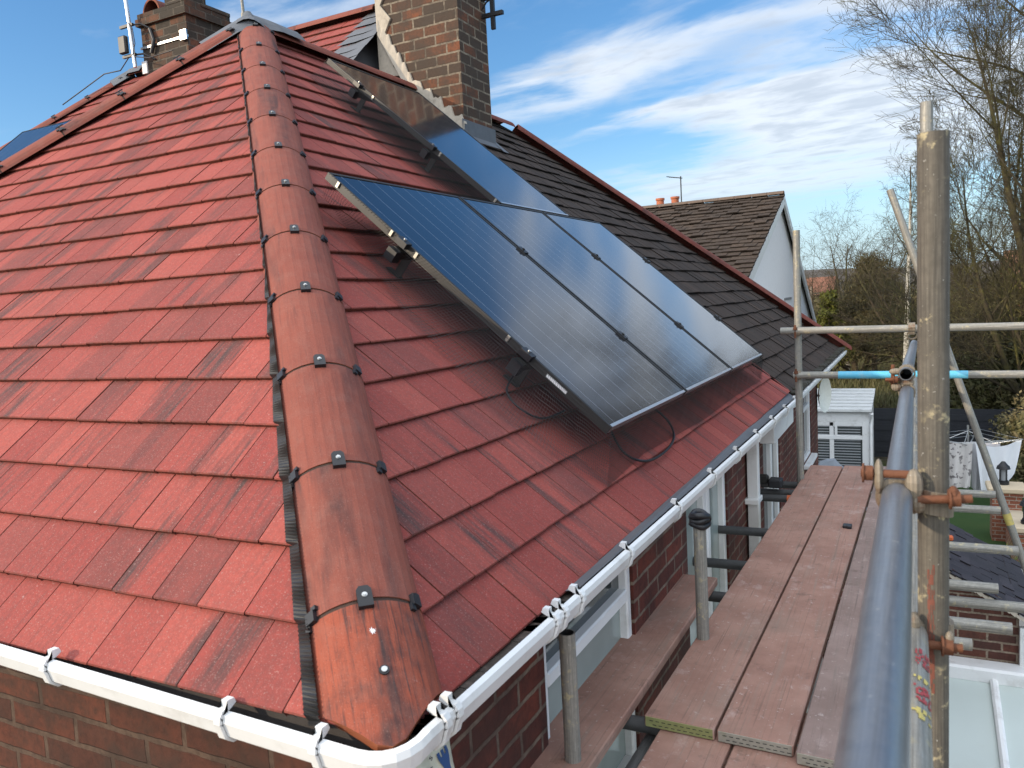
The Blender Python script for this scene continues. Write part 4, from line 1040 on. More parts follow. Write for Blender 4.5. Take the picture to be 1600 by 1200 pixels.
# big near standard with spigot on top
o = tube((PX, PY, GZ), (PX+.004, PY, 1.141), 'thick weathered scaffold upright in the foreground with yellow paint flecks', M_TUBEBIG, n=40)
mb = MB(); mb.tube((PX-.012, PY+.15, 1.0), (PX-.012, PY+.15, 1.02), .001, 6)
o2 = tube((.935, 2.66, GZ), (.948, 2.66, 1.622), 'slimmer scaffold upright topping out just behind the thick foreground upright', M_TUBE)
# paint streak on the upright
mb = MB()
for (z0, z1, a0, a1) in ((.19, .42, -1.95, -1.50),):
    rp = random.Random(2); N_ = 26
    for i in range(N_):
        za, zb_ = z0+(z1-z0)*i/N_, z0+(z1-z0)*(i+1)/N_
        for k in range(7):
            if rp.random() < .30: continue
            b0, b1 = a0+(a1-a0)*k/7, a0+(a1-a0)*(k+1)/7; rq = TR+.0006
            mb.face([(PX+.003+rq*math.cos(b0), PY+rq*math.sin(b0), za), (PX+.003+rq*math.cos(b1), PY+rq*math.sin(b1), za), (PX+.003+rq*math.cos(b1), PY+rq*math.sin(b1), zb_), (PX+.003+rq*math.cos(b0), PY+rq*math.sin(b0), zb_)])
mb.build('paint_streak', M_REDPAINT, o)
# handrails along the platform
tube((.874, -1.45, .592), (.874, 2.42, .478), 'blue-grey steel handrail tube running away beside the platform boards', M_RAIL, n=48)
tube((.872, 2.22, .556), (.897, 5.3, .455), 'second handrail tube with open end lapped over the first', M_RAIL)
tube((.897, -1.4, .30), (.897, 4.9, .262), 'lower guard rail tube with red and yellow sticker remains under the handrail', M_TUBE,
     n=32)
gr_ = scene.objects['scaffold_tube.00%d' % max(int(o_.name[-3:]) for o_ in scene.objects if o_.name.startswith('scaffold_tube.'))]
def flecks(parent, cx_, cz_, segs, mat, seed, name='sticker_remains'):
    r_ = random.Random(seed); mb = MB(); rq = TR+.0007
    for (ya, yb, a0, a1) in segs:
        n_, m_ = max(2, int((yb-ya)/.006)), 10
        for i in range(n_):
            for k in range(m_):
                if r_.random() < .35 + .4*abs(2*(k+.5)/m_-1): continue
                y0_, y1_ = ya+(yb-ya)*i/n_, ya+(yb-ya)*(i+1)/n_; b0, b1 = a0+(a1-a0)*k/m_, a0+(a1-a0)*(k+1)/m_
                mb.face([(cx_+rq*math.cos(b0), y0_, cz_+rq*math.sin(b0)), (cx_+rq*math.cos(b1), y0_, cz_+rq*math.sin(b1)), (cx_+rq*math.cos(b1), y1_, cz_+rq*math.sin(b1)), (cx_+rq*math.cos(b0), y1_, cz_+rq*math.sin(b0))])
    return mb.build(name, mat, parent)
for sg_, mt_, sd_ in (((.12, .17, .2, 1.5), M_STICKRED, 1), ((.24, .30, .3, 1.4), M_STICKRED, 5), ((.07, .10, .4, 1.6), M_YELLOWPAINT, 2), ((.185, .20, .3, 1.5), M_YELLOWPAINT, 3)): flecks(gr_, .897, .2915, [sg_], mt_, sd_)
# inner standards
tube((0.0, .94, GZ), (0.0, .94, -.055), 'short scaffold upright with open top nearest the house corner', M_TUBE, n=32)
tube((.158, 1.89, GZ), (.158, 1.89, .036), 'short scaffold upright with black taped top between the two boards', M_TUBE, n=32)
mb = MB(); rings = []
for i in range(9):
    a = i/8*math.pi*.5
for k in range(3):
    pts = [Vector((.158+(.030+.004*math.sin(3*a+k))*math.cos(a), 1.89+(.030+.004*math.cos(2*a+k))*math.sin(a), .014+.018*k+.005*math.sin(2*a+k*2))) for a in np.linspace(0, 2*math.pi, 25)]
    mb.pipe(pts, .013, 8, cap=False)
tag(mb.build('tube_cap', M_BLACK), 'crumpled black tape wrapped over the top of a short scaffold upright', 'tape')
tube((.175, 4.72, GZ), (.179, 4.72, 1.292), 'tall scaffold upright at the far end of the platform by the gutter', M_TUBE)
# end rails at the far end
tube((.07, 4.672, .607), (2.6, 4.69, .575), 'upper scaffold rail crossing the far end of the platform', M_TUBE)
tube((.149, 4.672, .297), (2.6, 4.69, .285), 'lower scaffold rail with a light blue painted band at the far end', M_TUBE, bands=((.118, .315, M_BLUEPAINT), (.38, .43, M_BLUEPAINT)))
tube((.752, 5.1, 1.54), (1.95, 5.1, -2.30), 'long slanting scaffold brace with a yellow painted band', M_TUBE, bands=((.585, .605, M_YELLOWPAINT),))
# transoms carrying the boards
TRS = [(-.25, 1.30, .9, 'nearest'), (-.268, 2.49, 1.246, 'second nearest'), (-.253, 2.952, 1.235, 'third nearest'), (-.194, 3.56, 1.372, 'fourth nearest'), (-.264, 4.365, 1.36, 'third from the far end'), (-.235, 4.52, 1.18, 'second from the far end'), (-.17, 4.765, 1.365, 'farthest')]
M_DARKCOAT = mat_plain('dark_tube_coating', (.055, .056, .056), .6, .2, .3, 40)  # shade on the house-side half of the transoms, painted as a dark band
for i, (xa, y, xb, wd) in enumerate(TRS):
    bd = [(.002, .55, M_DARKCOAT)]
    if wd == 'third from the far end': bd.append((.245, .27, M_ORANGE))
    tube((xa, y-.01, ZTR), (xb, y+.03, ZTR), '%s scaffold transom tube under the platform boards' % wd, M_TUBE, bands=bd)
# ends of more transoms on the right, paler
for (y, x, z, wd) in ((2.38, 1.10, -.545, 'short pale scaffold tube end just under a longer one over the slate roof'), (2.95, 1.38, -.58, 'pale scaffold tube end sticking out above the slate roof'), (4.52, 1.20, -.49, 'pale scaffold tube end beside the slanting brace, over the lawn')):
    tube((.60, y, z), (x, y+.02, z), wd, M_TUBE)
tube((.955, -1, ZTR-.055), (.955, 5.2, ZTR-.055), 'scaffold ledger tube under the outer edge of the platform', M_TUBEDARK)
tube((.10, .3, ZTR-.055), (.20, 5.2, ZTR-.055), 'scaffold ledger tube under the inner edge of the platform', M_TUBEDARK)
# boards
def board(x, y0, y1, z, label, mat, band=M_BAND, wdt=.225, ang=.019, thk=.038, b0=True, b1=True):
    Lb = y1-y0; Mb = Matrix.Translation((x, y0, z)) @ Matrix.Rotation(-ang, 4, 'Z')
    mb = MB(); mb.bbox((0, 0, -thk), (wdt, Lb, 0), .004, mat=Mb); o = mb.build('scaffold_board', mat); tag(o, label, 'scaffold board', 'scaffold boards')
    rb = random.Random(int(abs(x*1000)+y0*77))
    for flag, yy, sg in ((b0, 0, -1), (b1, Lb, 1)):
        if not flag: continue
        mb = MB(); ya, yb = (yy-.0015, yy+.0005) if sg < 0 else (yy-.0005, yy+.0015)
        mb.bbox((.004, ya, -thk+.003), (wdt-.004, yb, -.002), .0005, mat=Mb)
        bo = mb.build('end_band', band, o)
        mb = MB()
        for row in (-.013, -.026):
            for k in range(10):
                xx = .018+k*.020+(.01 if row < -.02 else 0)
                if sg < 0: mb.face([Mb @ Vector((xx, ya-.0004, row-.0013)), Mb @ Vector((xx+.012, ya-.0004, row-.0013)), Mb @ Vector((xx+.012, ya-.0004, row+.0013)), Mb @ Vector((xx, ya-.0004, row+.0013))])
        if mb.f: mb.build('nail_slots', M_BLACK, bo)
    return o
xb0 = .118
board(xb0, 1.254, 5.19, ZB, 'pinkish scaffold board on the house side of the platform with a greenish end band', M_BOARD, M_BANDGREEN)
board(xb0+.234, 1.25, 5.22, ZB, 'pinkish scaffold board in the middle of the platform with a bright metal end band', M_BOARD)
board(xb0+.470, 1.215, 5.25, ZB, 'greyer scaffold board nearest the handrail with coarse grain', M_BOARDGREY)
board(xb0+.704, 1.22, 5.25, ZB-.002, 'narrow outermost scaffold board mostly hidden by the handrail', M_BOARDGREY, wdt=.085)
z2 = ZB-.039
board(xb0-.02, -2.4, 1.52, z2, 'lower overlapped scaffold board at the bottom edge on the house side', M_BOARD, b1=True)
board(xb0+.215, -2.4, 1.53, z2, 'lower overlapped scaffold board at the bottom edge in the middle', M_BOARD)
board(xb0+.452, -2.4, 1.53, z2-.001, 'lower overlapped scaffold board at the bottom edge under the handrail', M_BOARD)
board(-.17, .30, 2.575, ZB, 'single scaffold board set close to the brick wall on the inner side', M_BOARD, wdt=.225, ang=.004)
# a crumb of black rubbish on the boards
mb = MB(); rd = random.Random(12)
for i in range(5): mb.bbox((.545+rd.uniform(-.02, .02), 3.56+rd.uniform(-.02, .02), ZB), (.57+rd.uniform(0, .02), 3.585+rd.uniform(0, .02), ZB+rd.uniform(.01, .022)), .004)
tag(mb.build('rubbish_scrap', M_BLACK), 'small black scrap lying on the middle board of the platform', 'scrap')

# couplers
def coupler(c, axis_a, axis_b, label, off, boltdir, big=True, mat=M_COUPLER):
    """c: centre on tube a, b lies at c+off. two clasping bands, a saddle between them and bolts with nuts"""
    c = Vector(c); a, b = Vector(axis_a).normalized(), Vector(axis_b).normalized(); off = Vector(off)
    t = thing('scaffold_coupler', c+off*.5, label, 'coupler', 'scaffold couplers')
    mb = MB(); bd = Vector(boltdir)
    for cen, ax, side in ((c, a, off), (c+off, b, -off)):
        dn = side.normalized(); sd = ax.cross(dn).normalized(); n = 18; Ro, Ri, hw = TR+.0065, TR+.0006, .020
        A = []
        for i in range(n+1):
            an = R(-155)+R(310)*i/n; d = dn*math.cos(an)*-1+sd*math.sin(an)
            bul = Ro+(.004 if 5 < i < 13 else 0)
            A.append([cen+d*Ri-ax*hw, cen+d*bul-ax*hw, cen+d*bul+ax*hw, cen+d*Ri+ax*hw])
        for i in range(n):
            for k in range(4): mb.face([A[i][k], A[i][(k+1) % 4], A[i+1][(k+1) % 4], A[i+1][k]], smooth=(k == 1))
        mb.face(A[0]); mb.face(A[-1][::-1])
    # flaps that the bolts pull together
    mid = c+off*.5; q = off.normalized(); s2 = a.cross(q).normalized()
    Mx = Matrix(((a.x, s2.x, q.x, mid.x), (a.y, s2.y, q.y, mid.y), (a.z, s2.z, q.z, mid.z), (0, 0, 0, 1)))
    mb.bbox((-.022, -.026, -.012), (.022, .026, .012), .006, mat=Mx)
    body = mb.build('clamp_body', mat, t)
    return t, body
def bolt(parent, p0, p1, nut=.75):
    p0, p1 = Vector(p0), Vector(p1); mb = MB(); mb.tube(p0, p1, .0072, 12)
    d = (p1-p0).normalized(); m = p0.lerp(p1, nut); mb.tube(m-d*.007, m+d*.007, .0145, 6); mb.tube(m-d*.010, m-d*.007, .017, 16)
    mb.build('bolt', M_RUST, parent)
def lug(parent, c, r=.016, stretch=(1, 1, 1), mat=M_COUPLER):
    mb = MB(); c = Vector(c)
    import itertools
    n1, n2 = 10, 7; Gd = [[c+Vector((stretch[0]*r*math.sin(math.pi*j/n2)*math.cos(2*math.pi*i/n1), stretch[1]*r*math.sin(math.pi*j/n2)*math.sin(2*math.pi*i/n1), stretch[2]*r*math.cos(math.pi*j/n2))) for i in range(n1)] for j in range(n2+1)]
    for j in range(n2):
        for i in range(n1): mb.face([Gd[j][i], Gd[j+1][i], Gd[j+1][(i+1) % n1], Gd[j][(i+1) % n1]], smooth=True)
    mb.build('lug', mat, parent)
# handrail to upright
t, b = coupler((.874, .42, .537+0*.0), (0, 1, 0), (0, 0, 1), 'rusty bolted coupler joining the handrail to the thick foreground upright', (.052, .01, -.01), (1, 0, 0))
bolt(t, (.818, .395, .577), (.905, .395, .577), .14); bolt(t, (.905, .385, .537), (.985, .392, .542), .70)
lug(t, (.846, .395, .572), .014, (.6, 1, 2.2)); lug(t, (.900, .392, .560), .016, (.9, 1, 1.8)); lug(t, (.905, .392, .530), .014, (1, 1, 1.3)); lug(t, (.958, .390, .545), .012, (.8, 1, 1.5), M_RUST)
# lower guard rail to upright
t, b = coupler((.897, .42, .289), (0, 1, 0), (0, 0, 1), 'pale coupler with rusty bolt joining the lower guard rail to the thick upright', (.030, .02, 0), (1, 0, 0))
bolt(t, (.905, .388, .285), (.972, .392, .284), .68); lug(t, (.898, .395, .318), .013, (.9, 1, 1.4)); lug(t, (.902, .392, .290), .014, (.8, 1, 1.7)); lug(t, (.953, .395, .296), .009, (.8, 1, 1.6))
# sleeve where the two handrails meet
t, b = coupler((.874, 2.30, .482), (0, 1, 0), (0, 1, 0), 'rusty coupler lapping the two handrail tubes together in mid platform', (-.0, .0, .068), (1, 0, 0)); bolt(t, (.826, 2.30, .585), (.826, 2.30, .50)); lug(t, (.838, 2.28, .56), .016, (1.6, 1, .8)); lug(t, (.838, 2.28, .50), .016, (1.2, 1, 1)); bolt(t, (.80, 2.27, .53), (.85, 2.27, .53))
# small far ones
for (c, lab) in (((.178, 4.685, .60), 'rusty coupler holding the upper end rail to the far upright'), ((.178, 4.685, .297), 'rusty coupler holding the lower end rail to the far upright')):
    t, b = coupler(c, (1, 0, 0), (0, 0, 1), lab, (0, .042, 0), (1, 0, 0)); bolt(t, (c[0]-.01, c[1]-.03, c[2]-.045), (c[0]-.01, c[1]-.03, c[2]+.045))
t, b = coupler((.885, 4.68, .60), (1, 0, 0), (0, 1, 0), 'pale coupler on the upper end rail beside the thick upright', (.0, .03, -.05), (1, 0, 0))
# cement sack in the house corner
t = thing('cement_sack', (-.09, .315, -.595), 'cream paper sack printed with a blue castle tower below the gutter corner', 'sack')
SM = frame((.005, .085, -.21), (0, 0, 1), (.86, .50, 0))           # local x along the face, y up, z towards the viewer
SM = Matrix.Translation((-.095, .315, -.335)) @ Matrix(((0, 0, 1, 0), (1, 0, 0, 0), (0, 1, 0, 0), (0, 0, 0, 1)))
mb = MB(); nx_, ny_ = 14, 16; grid = []
def sackpt(i, j, sg):
    u, v = i/nx_*2-1, j/ny_*2-1; w_ = .125*(1-.10*v*v)*(1-.18*max(0, v-.55)); dpt = .045*(1-u**4)*(1-v**4)+.003*math.sin(9*u+5*v)
    return SM @ Vector((u*w_, v*.26, max(0, sg)*dpt+.004*sg))
for sg in (1, -1):
    for i in range(nx_):
        for j in range(ny_):
            q = [sackpt(i, j, sg), sackpt(i+1, j, sg), sackpt(i+1, j+1, sg), sackpt(i, j+1, sg)]; mb.face(q if sg > 0 else q[::-1], smooth=True)
mb.build('sack', M_CREAM, t)
def onsack(x, y): 
    u, v = x/.125, y/.26; return SM @ Vector((x, y, .045*(1-u**4)*(1-v**4)+.0075))
TWR = [(-.022, .02), (-.016, .155), (-.030, .19), (-.034, .215), (-.022, .215), (-.021, .205), (-.010, .205), (-.009, .217), (.004, .217), (.005, .207), (.016, .207), (.017, .218), (.030, .218), (.028, .19), (.018, .155), (.026, .02)]
mb = MB()
rows = [(.10, -.016, .020), (.15, -.013, .016), (.190, -.011, .013), (.207, -.019, .020), (.216, -.022, .022)]
for a, b2 in zip(rows[:-1], rows[1:]): mb.face([onsack(a[1]+.045, a[0]), onsack(a[2]+.045, a[0]), onsack(b2[2]+.045, b2[0]), onsack(b2[1]+.045, b2[0])])
for xx in (-.022, -.006, .011): mb.face([onsack(xx+.045, .216), onsack(xx+.056, .216), onsack(xx+.056, .228), onsack(xx+.045, .228)])
mb.build('castle_print', M_INKBLUE, t)
mb = MB()
for (ya, yb) in ((.165, .18), (.13, .15)): mb.face([onsack(.041, ya)+Vector((.001, 0, 0)), onsack(.051, ya)+Vector((.001, 0, 0)), onsack(.051, yb)+Vector((.001, 0, 0)), onsack(.041, yb)+Vector((.001, 0, 0))])
mb.build('tower_windows', M_WHITE, t)
def letters(txt, cx, cy, rad, a0, a1, size, parent):
    for i, chx in enumerate(txt):
        an = a0+(a1-a0)*i/(len(txt)-1); p = onsack(cx+rad*math.cos(an), cy+rad*math.sin(an))
        cu = bpy.data.curves.new('lettering', 'FONT'); cu.body = chx; cu.size = size; cu.extrude = .0004; cu.align_x = 'CENTER'; cu.materials.append(M_INK)
        tmp = bpy.data.objects.new('tmp', cu); scene.collection.objects.link(tmp); dg = bpy.context.evaluated_depsgraph_get(); dg.update()
        me = bpy.data.meshes.new_from_object(tmp.evaluated_get(dg)); bpy.data.objects.remove(tmp)
        Mx = SM.copy(); Mx.translation = p+Vector((.003, 0, 0)); link(bpy.data.objects.new('lettering', me), parent, Mx @ Matrix.Rotation(an-math.pi/2, 4, 'Z'))
letters('CASTLE', .042, .185, .060, R(170), R(75), .020, t)

# ------------------------------------------------------------------ ground and surroundings
def mat_ground():
    t = NT('rough_grass_and_earth'); p = t.obj()
    a = t.noise(p, .35, 6, .6); b = t.noise(p, 6, 5, .7); c0 = t.noise(p, 1.6, 5, .65)
    c = t.mix(t.ramp(a, .40, .60), (.055, .068, .022), (.115, .095, .060)); c = t.mix(t.ramp(b, .4, .7, 0, .6), c, (.045, .042, .022)); c = t.mix(t.ramp(c0, .52, .68, 0, .6), c, (.16, .135, .095))
    t.bump(b, .8, .05); return t.fin(c, .95, 0, .2)
def mat_lawn():
    t = NT('artificial_lawn'); p = t.obj(); a = t.noise(p, 60, 4, .7); b = t.noise(p, 1.5, 3)
    c = t.mix(a, (.020, .046, .014), (.042, .080, .022)); c = t.mix(t.ramp(b, .4, .7, 0, .4), c, (.05, .075, .02)); t.bump(a, .6, .01); return t.fin(c, .9, 0, .2)
mb = MB(); n_ = 40
rg = random.Random(2)
S_ = 2500
mb.face([(-S_, -S_, GZ-.03), (S_, -S_, GZ-.03), (S_, S_, GZ-.03), (-S_, S_, GZ-.03)])
tag(mb.build('ground', mat_ground()), kind='structure')
mb = MB(); mb.face([(.9, 13.2, GZ), (5.5, 13.2, GZ), (5.5, 22.3, GZ), (.9, 22.3, GZ)]); tag(mb.build('lawn', mat_lawn()), kind='structure')
mb = MB(); mb.face([(-1, -6, GZ-.01), (8, -6, GZ-.01), (8, 13.1, GZ-.01), (-1, 13.1, GZ-.01)]); tag(mb.build('patio', mat_plain('paving', (.26, .24, .21), .9, 0, .15, 6, .3)), kind='structure')
mb = MB(); mb.face([(-9, 40, GZ), (12, 47, GZ), (12, 53, GZ), (-9, 46, GZ)]); tag(mb.build('track', mat_plain('dirt_track', (.19, .16, .125), .95, 0, .2, 3, .4, ((.06, .07, .03), .6))), kind='structure')
# distant wooded hill
mb = MB(); N_ = 60
for i in range(N_):
    a0, a1 = R(60+100*i/N_), R(60+100*(i+1)/N_)
    def hgt(a): return 9+6*math.sin(a*9)+5*math.sin(a*4+1)+3*math.sin(a*23)
    def pt(a, k): d = 420+160*k; return (d*math.cos(a), d*math.sin(a), GZ+(hgt(a)*[0, .75, 1, .4][k]))
    for k in range(3): mb.face([pt(a0, k), pt(a1, k), pt(a1, k+1), pt(a0, k+1)][::-1], smooth=True)
tag(mb.build('hill', mat_plain('wooded_hill', (.080, .062, .045), .95, 0, .35, .12, .8)), kind='structure')

# ---- outbuilding with slate roof, conservatory roof below it
t = thing('slate_outbuilding', (1.0, 7.4, GZ), 'small brick outbuilding with a dark slate roof to the right of the scaffold', 'outbuilding')
mb = MB(); x0, x1 = .1, 1.70; ry = (6.72, 8.25); xr, zr, sl_ = .85, -1.46, .60
ze = zr-sl_*(x1-xr)
mb.face([(x0, ry[0], GZ), (x1, ry[0], GZ), (x1, ry[0], ze), (xr, ry[0], zr), (x0, ry[0], zr-sl_*(xr-x0))])
mb.face([(x1, ry[0], GZ), (x1, ry[1], GZ), (x1, ry[1], ze), (x1, ry[0], ze)]); mb.face([(x0, ry[1], GZ), (x0, ry[0], GZ), (x0, ry[0], zr-.4), (x0, ry[1], zr-.4)]); mb.face([(x1, ry[1], GZ), (x0, ry[1], GZ), (x0, ry[1], zr-.45), (xr, ry[1], zr), (x1, ry[1], ze)])
mb.build('wall', mat_brick('outbuilding_brick', (.15, .050, .032), (.08, .034, .026), (.33, .26, .19), .225, .082, ((.05, .022, .017), .4)), t)
cs = 1/math.sqrt(1+sl_*sl_)
def PSl(y, s, h): return Vector((1.86-s*cs+h*sl_*cs, y, zr-sl_*(1.86-xr)+s*sl_*cs+h*cs))
tile_slope('slates', T_SLATE, t, PSl, 0, 12, (ry[0]-.10, ry[1]+.1), [(-1, 0, -ry[0]+.09), (1, 0, ry[1]+.08)], gauge=.098, tw=.17, thk=.010, seed=31, jit=3, wob=.004, every=1)
mb = MB(); mb.face([PSl(ry[0]-.08, 0, -.02), PSl(ry[1]+.08, 0, -.02), PSl(ry[1]+.08, 1.17, -.02), PSl(ry[0]-.08, 1.17, -.02)]); mb.face([(xr, ry[0]-.08, zr+.0), (xr, ry[1]+.08, zr), (x0-.1, ry[1]+.08, zr-.5), (x0-.1, ry[0]-.08, zr-.5)][::-1]); mb.build('roof_deck', M_FELT, t)
mb = MB(); 
for i in range(24):
    s = i*.049; mb.face([PSl(ry[0]-.085, s, -.01-.02*(i % 2)), PSl(ry[0]-.085, s+.05, -.01-.02*(i % 2)), PSl(ry[0]-.085, s+.05, -.05), PSl(ry[0]-.085, s, -.06)])
mb.build('verge_mortar', M_MORTAR, t)
mb = MB(); gutx = 1.90
mb.sweep([Vector((u, 0, v)) for u, v in GUT], (gutx+.02, ry[0]-.1, -2.10), (gutx+.02, ry[1]+.25, -2.09)); go = mb.build('gutter', M_WHITE_DIRTY, t)
for y in (6.9, 7.3, 7.5, 7.8, 8.1): bracket(go, Vector((gutx+.02, y, -2.10)), (0, 1, 0), (1, 0, 0), .03)
mb = MB(); mb.bbox((1.70, 6.66, GZ), (1.78, 6.72, -2.12), .004); mb.build('rainwater_pipe', M_WHITE_DIRTY, t)
mb = MB(); mb.tube((.98, 8.05, -1.50), (1.02, 8.05, -1.42), .04, 10); tag(mb.build('traffic_marker', M_ORANGE), 'small orange plastic bit lying on the slate roof beside the upright', 'marker') if False else None

t = thing('conservatory', (2.2, 5.0, GZ), 'white framed lean-to conservatory with pale translucent roof panels at the lower right', 'conservatory')
cz0, cz1, cy_0, cy_1 = -2.56, -3.30, 6.60, 3.4
def PC(x, k, h=0): return Vector((x, cy_0+(cy_1-cy_0)*k, cz0+(cz1-cz0)*k+h))
mb = MB(); mb.face([PC(.2, 0), PC(.2, 1), PC(4.6, 1), PC(4.6, 0)]); mb.build('roof_sheet', mat_plain('polycarbonate', (.50, .56, .53), .4, 0, .05, 3, 0, ((.42, .40, .33), .35)), t)
for x in (.35, 1.07, 1.50, 2.2, 2.9, 3.6, 4.3):
    mb = MB(); mb.sweep([Vector(v) for v in ((-.03, 0, .002), (.03, 0, .002), (.03, 0, .03), (.012, 0, .045), (-.012, 0, .045), (-.03, 0, .03))], PC(x, .02), PC(x, 1)); mb.build('glazing_bar', M_WHITE, t)
mb = MB(); mb.bbox((.15, 6.50, -2.60), (4.65, 6.71, -2.46), .02); mb.build('top_flashing', M_WHITE, t)
mb = MB(); mb.bbox((.2, 3.4, -3.42), (4.6, 3.48, -3.28), .01); mb.bbox((4.52, 3.48, -3.40), (4.6, 6.6, -3.30), .01)
for x in (.2, 1.6, 3.0, 4.5): mb.bbox((x, 3.40, GZ), (x+.08, 3.48, -3.42), .005)
mb.bbox((.2, 3.41, GZ), (4.6, 3.47, GZ+.25), .005); mb.build('frame', M_WHITE, t)
mb = MB(); mb.face([(.2, 3.44, GZ), (4.6, 3.44, GZ), (4.6, 3.44, -3.35), (.2, 3.44, -3.35)]); mb.build('glazing', M_GLASSPALE, t)

# ---- white porch beyond the end of the houses
t = thing('white_porch', (-.6, 20, GZ), 'white framed porch with ribbed roof and closed blinds beyond the house end', 'porch')
px0, px1, pf = -2.2, -.08, 19.5
mb = MB()
mb.bbox((px0, pf, -2.43), (px1, pf+.08, -2.17), .01); mb.bbox((px1-.16, pf, GZ), (px1, pf+.08, -2.43), .01)
mb.bbox((px0, pf-.01, -2.86), (px1-.16, pf+.07, -2.76), .008); mb.bbox((-.98, pf, GZ), (-.88, pf+.07, -2.43), .008); mb.bbox((px0, pf, GZ), (px0+.1, pf+.07, -2.43), .008)
mb.bbox((px0, pf, -2.53), (px1-.16, pf+.06, -2.43), .006); mb.bbox((-.86, pf-.012, -2.80), (-.80, pf+.06, -2.46), .006)
mb.bbox((px1-.08, pf+.08, GZ), (px1, pf+2.2, -2.17), .01); mb.bbox((px0, pf, GZ), (px1, pf+.06, GZ+.2), .01)
fr = mb.build('frame', M_WHITE, t)
mb = MB(); mb.face([(px0, pf+.04, GZ), (px1, pf+.04, GZ), (px1, pf+.04, -2.3), (px0, pf+.04, -2.3)]); mb.build('pane', M_GLASS, t)
mb = MB()
for i in range(24): z = GZ+.25+i*.068; mb.box((px0+.1, pf+.030, z), (px1-.2, pf+.036, z+.026))
mb.build('blind', mat_plain('blind_slats', (.30, .31, .32), .6), t)
mb = MB()
for i in range(7):
    k0, k1 = i/7, (i+.72)/7
    A_ = lambda k, h: [(px0, pf-.12+2.1*k, -2.16+.28*k+h), (px1+.06, pf-.12+2.1*k, -2.16+.28*k+h)]
    q0, q1, q2, q3 = A_(k0, .0), A_(k0, .06), A_(k1, .06), A_(k1, .0)
    for u, v in ((q0, q1), (q1, q2), (q2, q3)): mb.face([u[0], u[1], v[1], v[0]])
    mb.face([q0[1], q3[1], q2[1], q1[1]])
mb2 = MB(); mb2.face([(px0, pf-.12, -2.17), (px1+.06, pf-.12, -2.17), (px1+.06, pf+1.98, -1.89), (px0, pf+1.98, -1.89)]); mb2.build('roof_sheet', M_FELT, t)
mb.build('ribbed_roof', mat_plain('old_polycarbonate_sheet', (.62, .63, .62), .6, 0, .1, 6, 0, ((.2, .2, .19), .4)), t)
mb = MB(); mb.pipe([(px1+.06, pf-.1, -2.2), (px1+.06, pf+.02, -2.35), (px1+.04, pf-.03, -2.5), (px1+.04, pf-.03, GZ)], .035); mb.build('downpipe', M_WHITE, t)
t = thing('folded_cover', (-.5, 18.4, GZ), 'grey-blue tarpaulin heap in front of the white porch', 'tarpaulin')
mb = MB(); rq = random.Random(3); gn = 10; Pq = [[Vector((-1.5+1.5*i/gn, 17.6+.9*j/gn, GZ+1.05*math.exp(-((i/gn-.45)**2+(j/gn-.5)**2)*5)+rq.uniform(-.06, .06))) for i in range(gn+1)] for j in range(gn+1)]
for j in range(gn):
    for i in range(gn): mb.face([Pq[j][i], Pq[j][i+1], Pq[j+1][i+1], Pq[j+1][i]])
for e_ in range(gn):
    mb.face([Pq[0][e_], Vector((Pq[0][e_].x, Pq[0][e_].y, GZ)), Vector((Pq[0][e_+1].x, Pq[0][e_+1].y, GZ)), Pq[0][e_+1]])
mb.build('tarpaulin', mat_plain('tarpaulin_grey', (.22, .25, .29), .6, 0, .2, 3, .5), t)

# ---- fence
t = thing('garden_fence', (1.5, 23.3, GZ), 'dark charcoal boarded fence behind the washing line', 'fence')
mb = MB(); rf = random.Random(6)
for i in range(9):
    z = GZ+.05+i*.155
    for x in np.arange(-2.2, 3.4, 1.8): mb.box((x, 23.4-.02*(i % 2), z), (x+1.78, 23.44-.02*(i % 2), z+.165))
mb.build('boards', mat_plain('charcoal_fence_paint', (.018, .020, .026), .7, 0, .25, 8, .2), t)
for x in (-2.2, -.4, 1.4, 3.2):
    mb = MB(); mb.box((x-.06, 23.34, GZ), (x+.06, 23.40, GZ+1.5)); mb.build('post', mat_plain('fence_post', (.03, .03, .033), .8), t)

# ---- rotary airer and washing
t = thing('rotary_airer', (1.95, 18.9, GZ), 'thin metal rotary washing line in the garden behind the brace', 'washing line')
mb = MB(); mb.tube((1.95, 18.9, GZ), (1.95, 18.9, GZ+1.75), .022, 10); mb.build('pole', M_STEEL, t)
for k, (dx, dy) in enumerate(((1.0, -.35), (-1.05, -.25), (.25, .9), (-.2, -.95))):
    mb = MB(); mb.tube((1.95, 18.9, GZ+1.25), (1.95+dx, 18.9+dy, GZ+1.52), .012, 8); mb.tube((1.95, 18.9, GZ+1.62), (1.95+dx*.5, 18.9+dy*.5, GZ+1.39), .008, 6); mb.build('arm', M_STEEL, t)
mb = MB()
for f in (.6, .8, 1.0):
    q = [Vector((1.95+dx*f, 18.9+dy*f, GZ+1.28+.24*f)) for dx, dy in ((1.0, -.35), (.25, .9), (-1.05, -.25), (-.2, -.95))]
    for i in range(4): mb.tube(q[i], q[(i+1) % 4], .004, 5)
mb.build('line', M_SILVER, t)
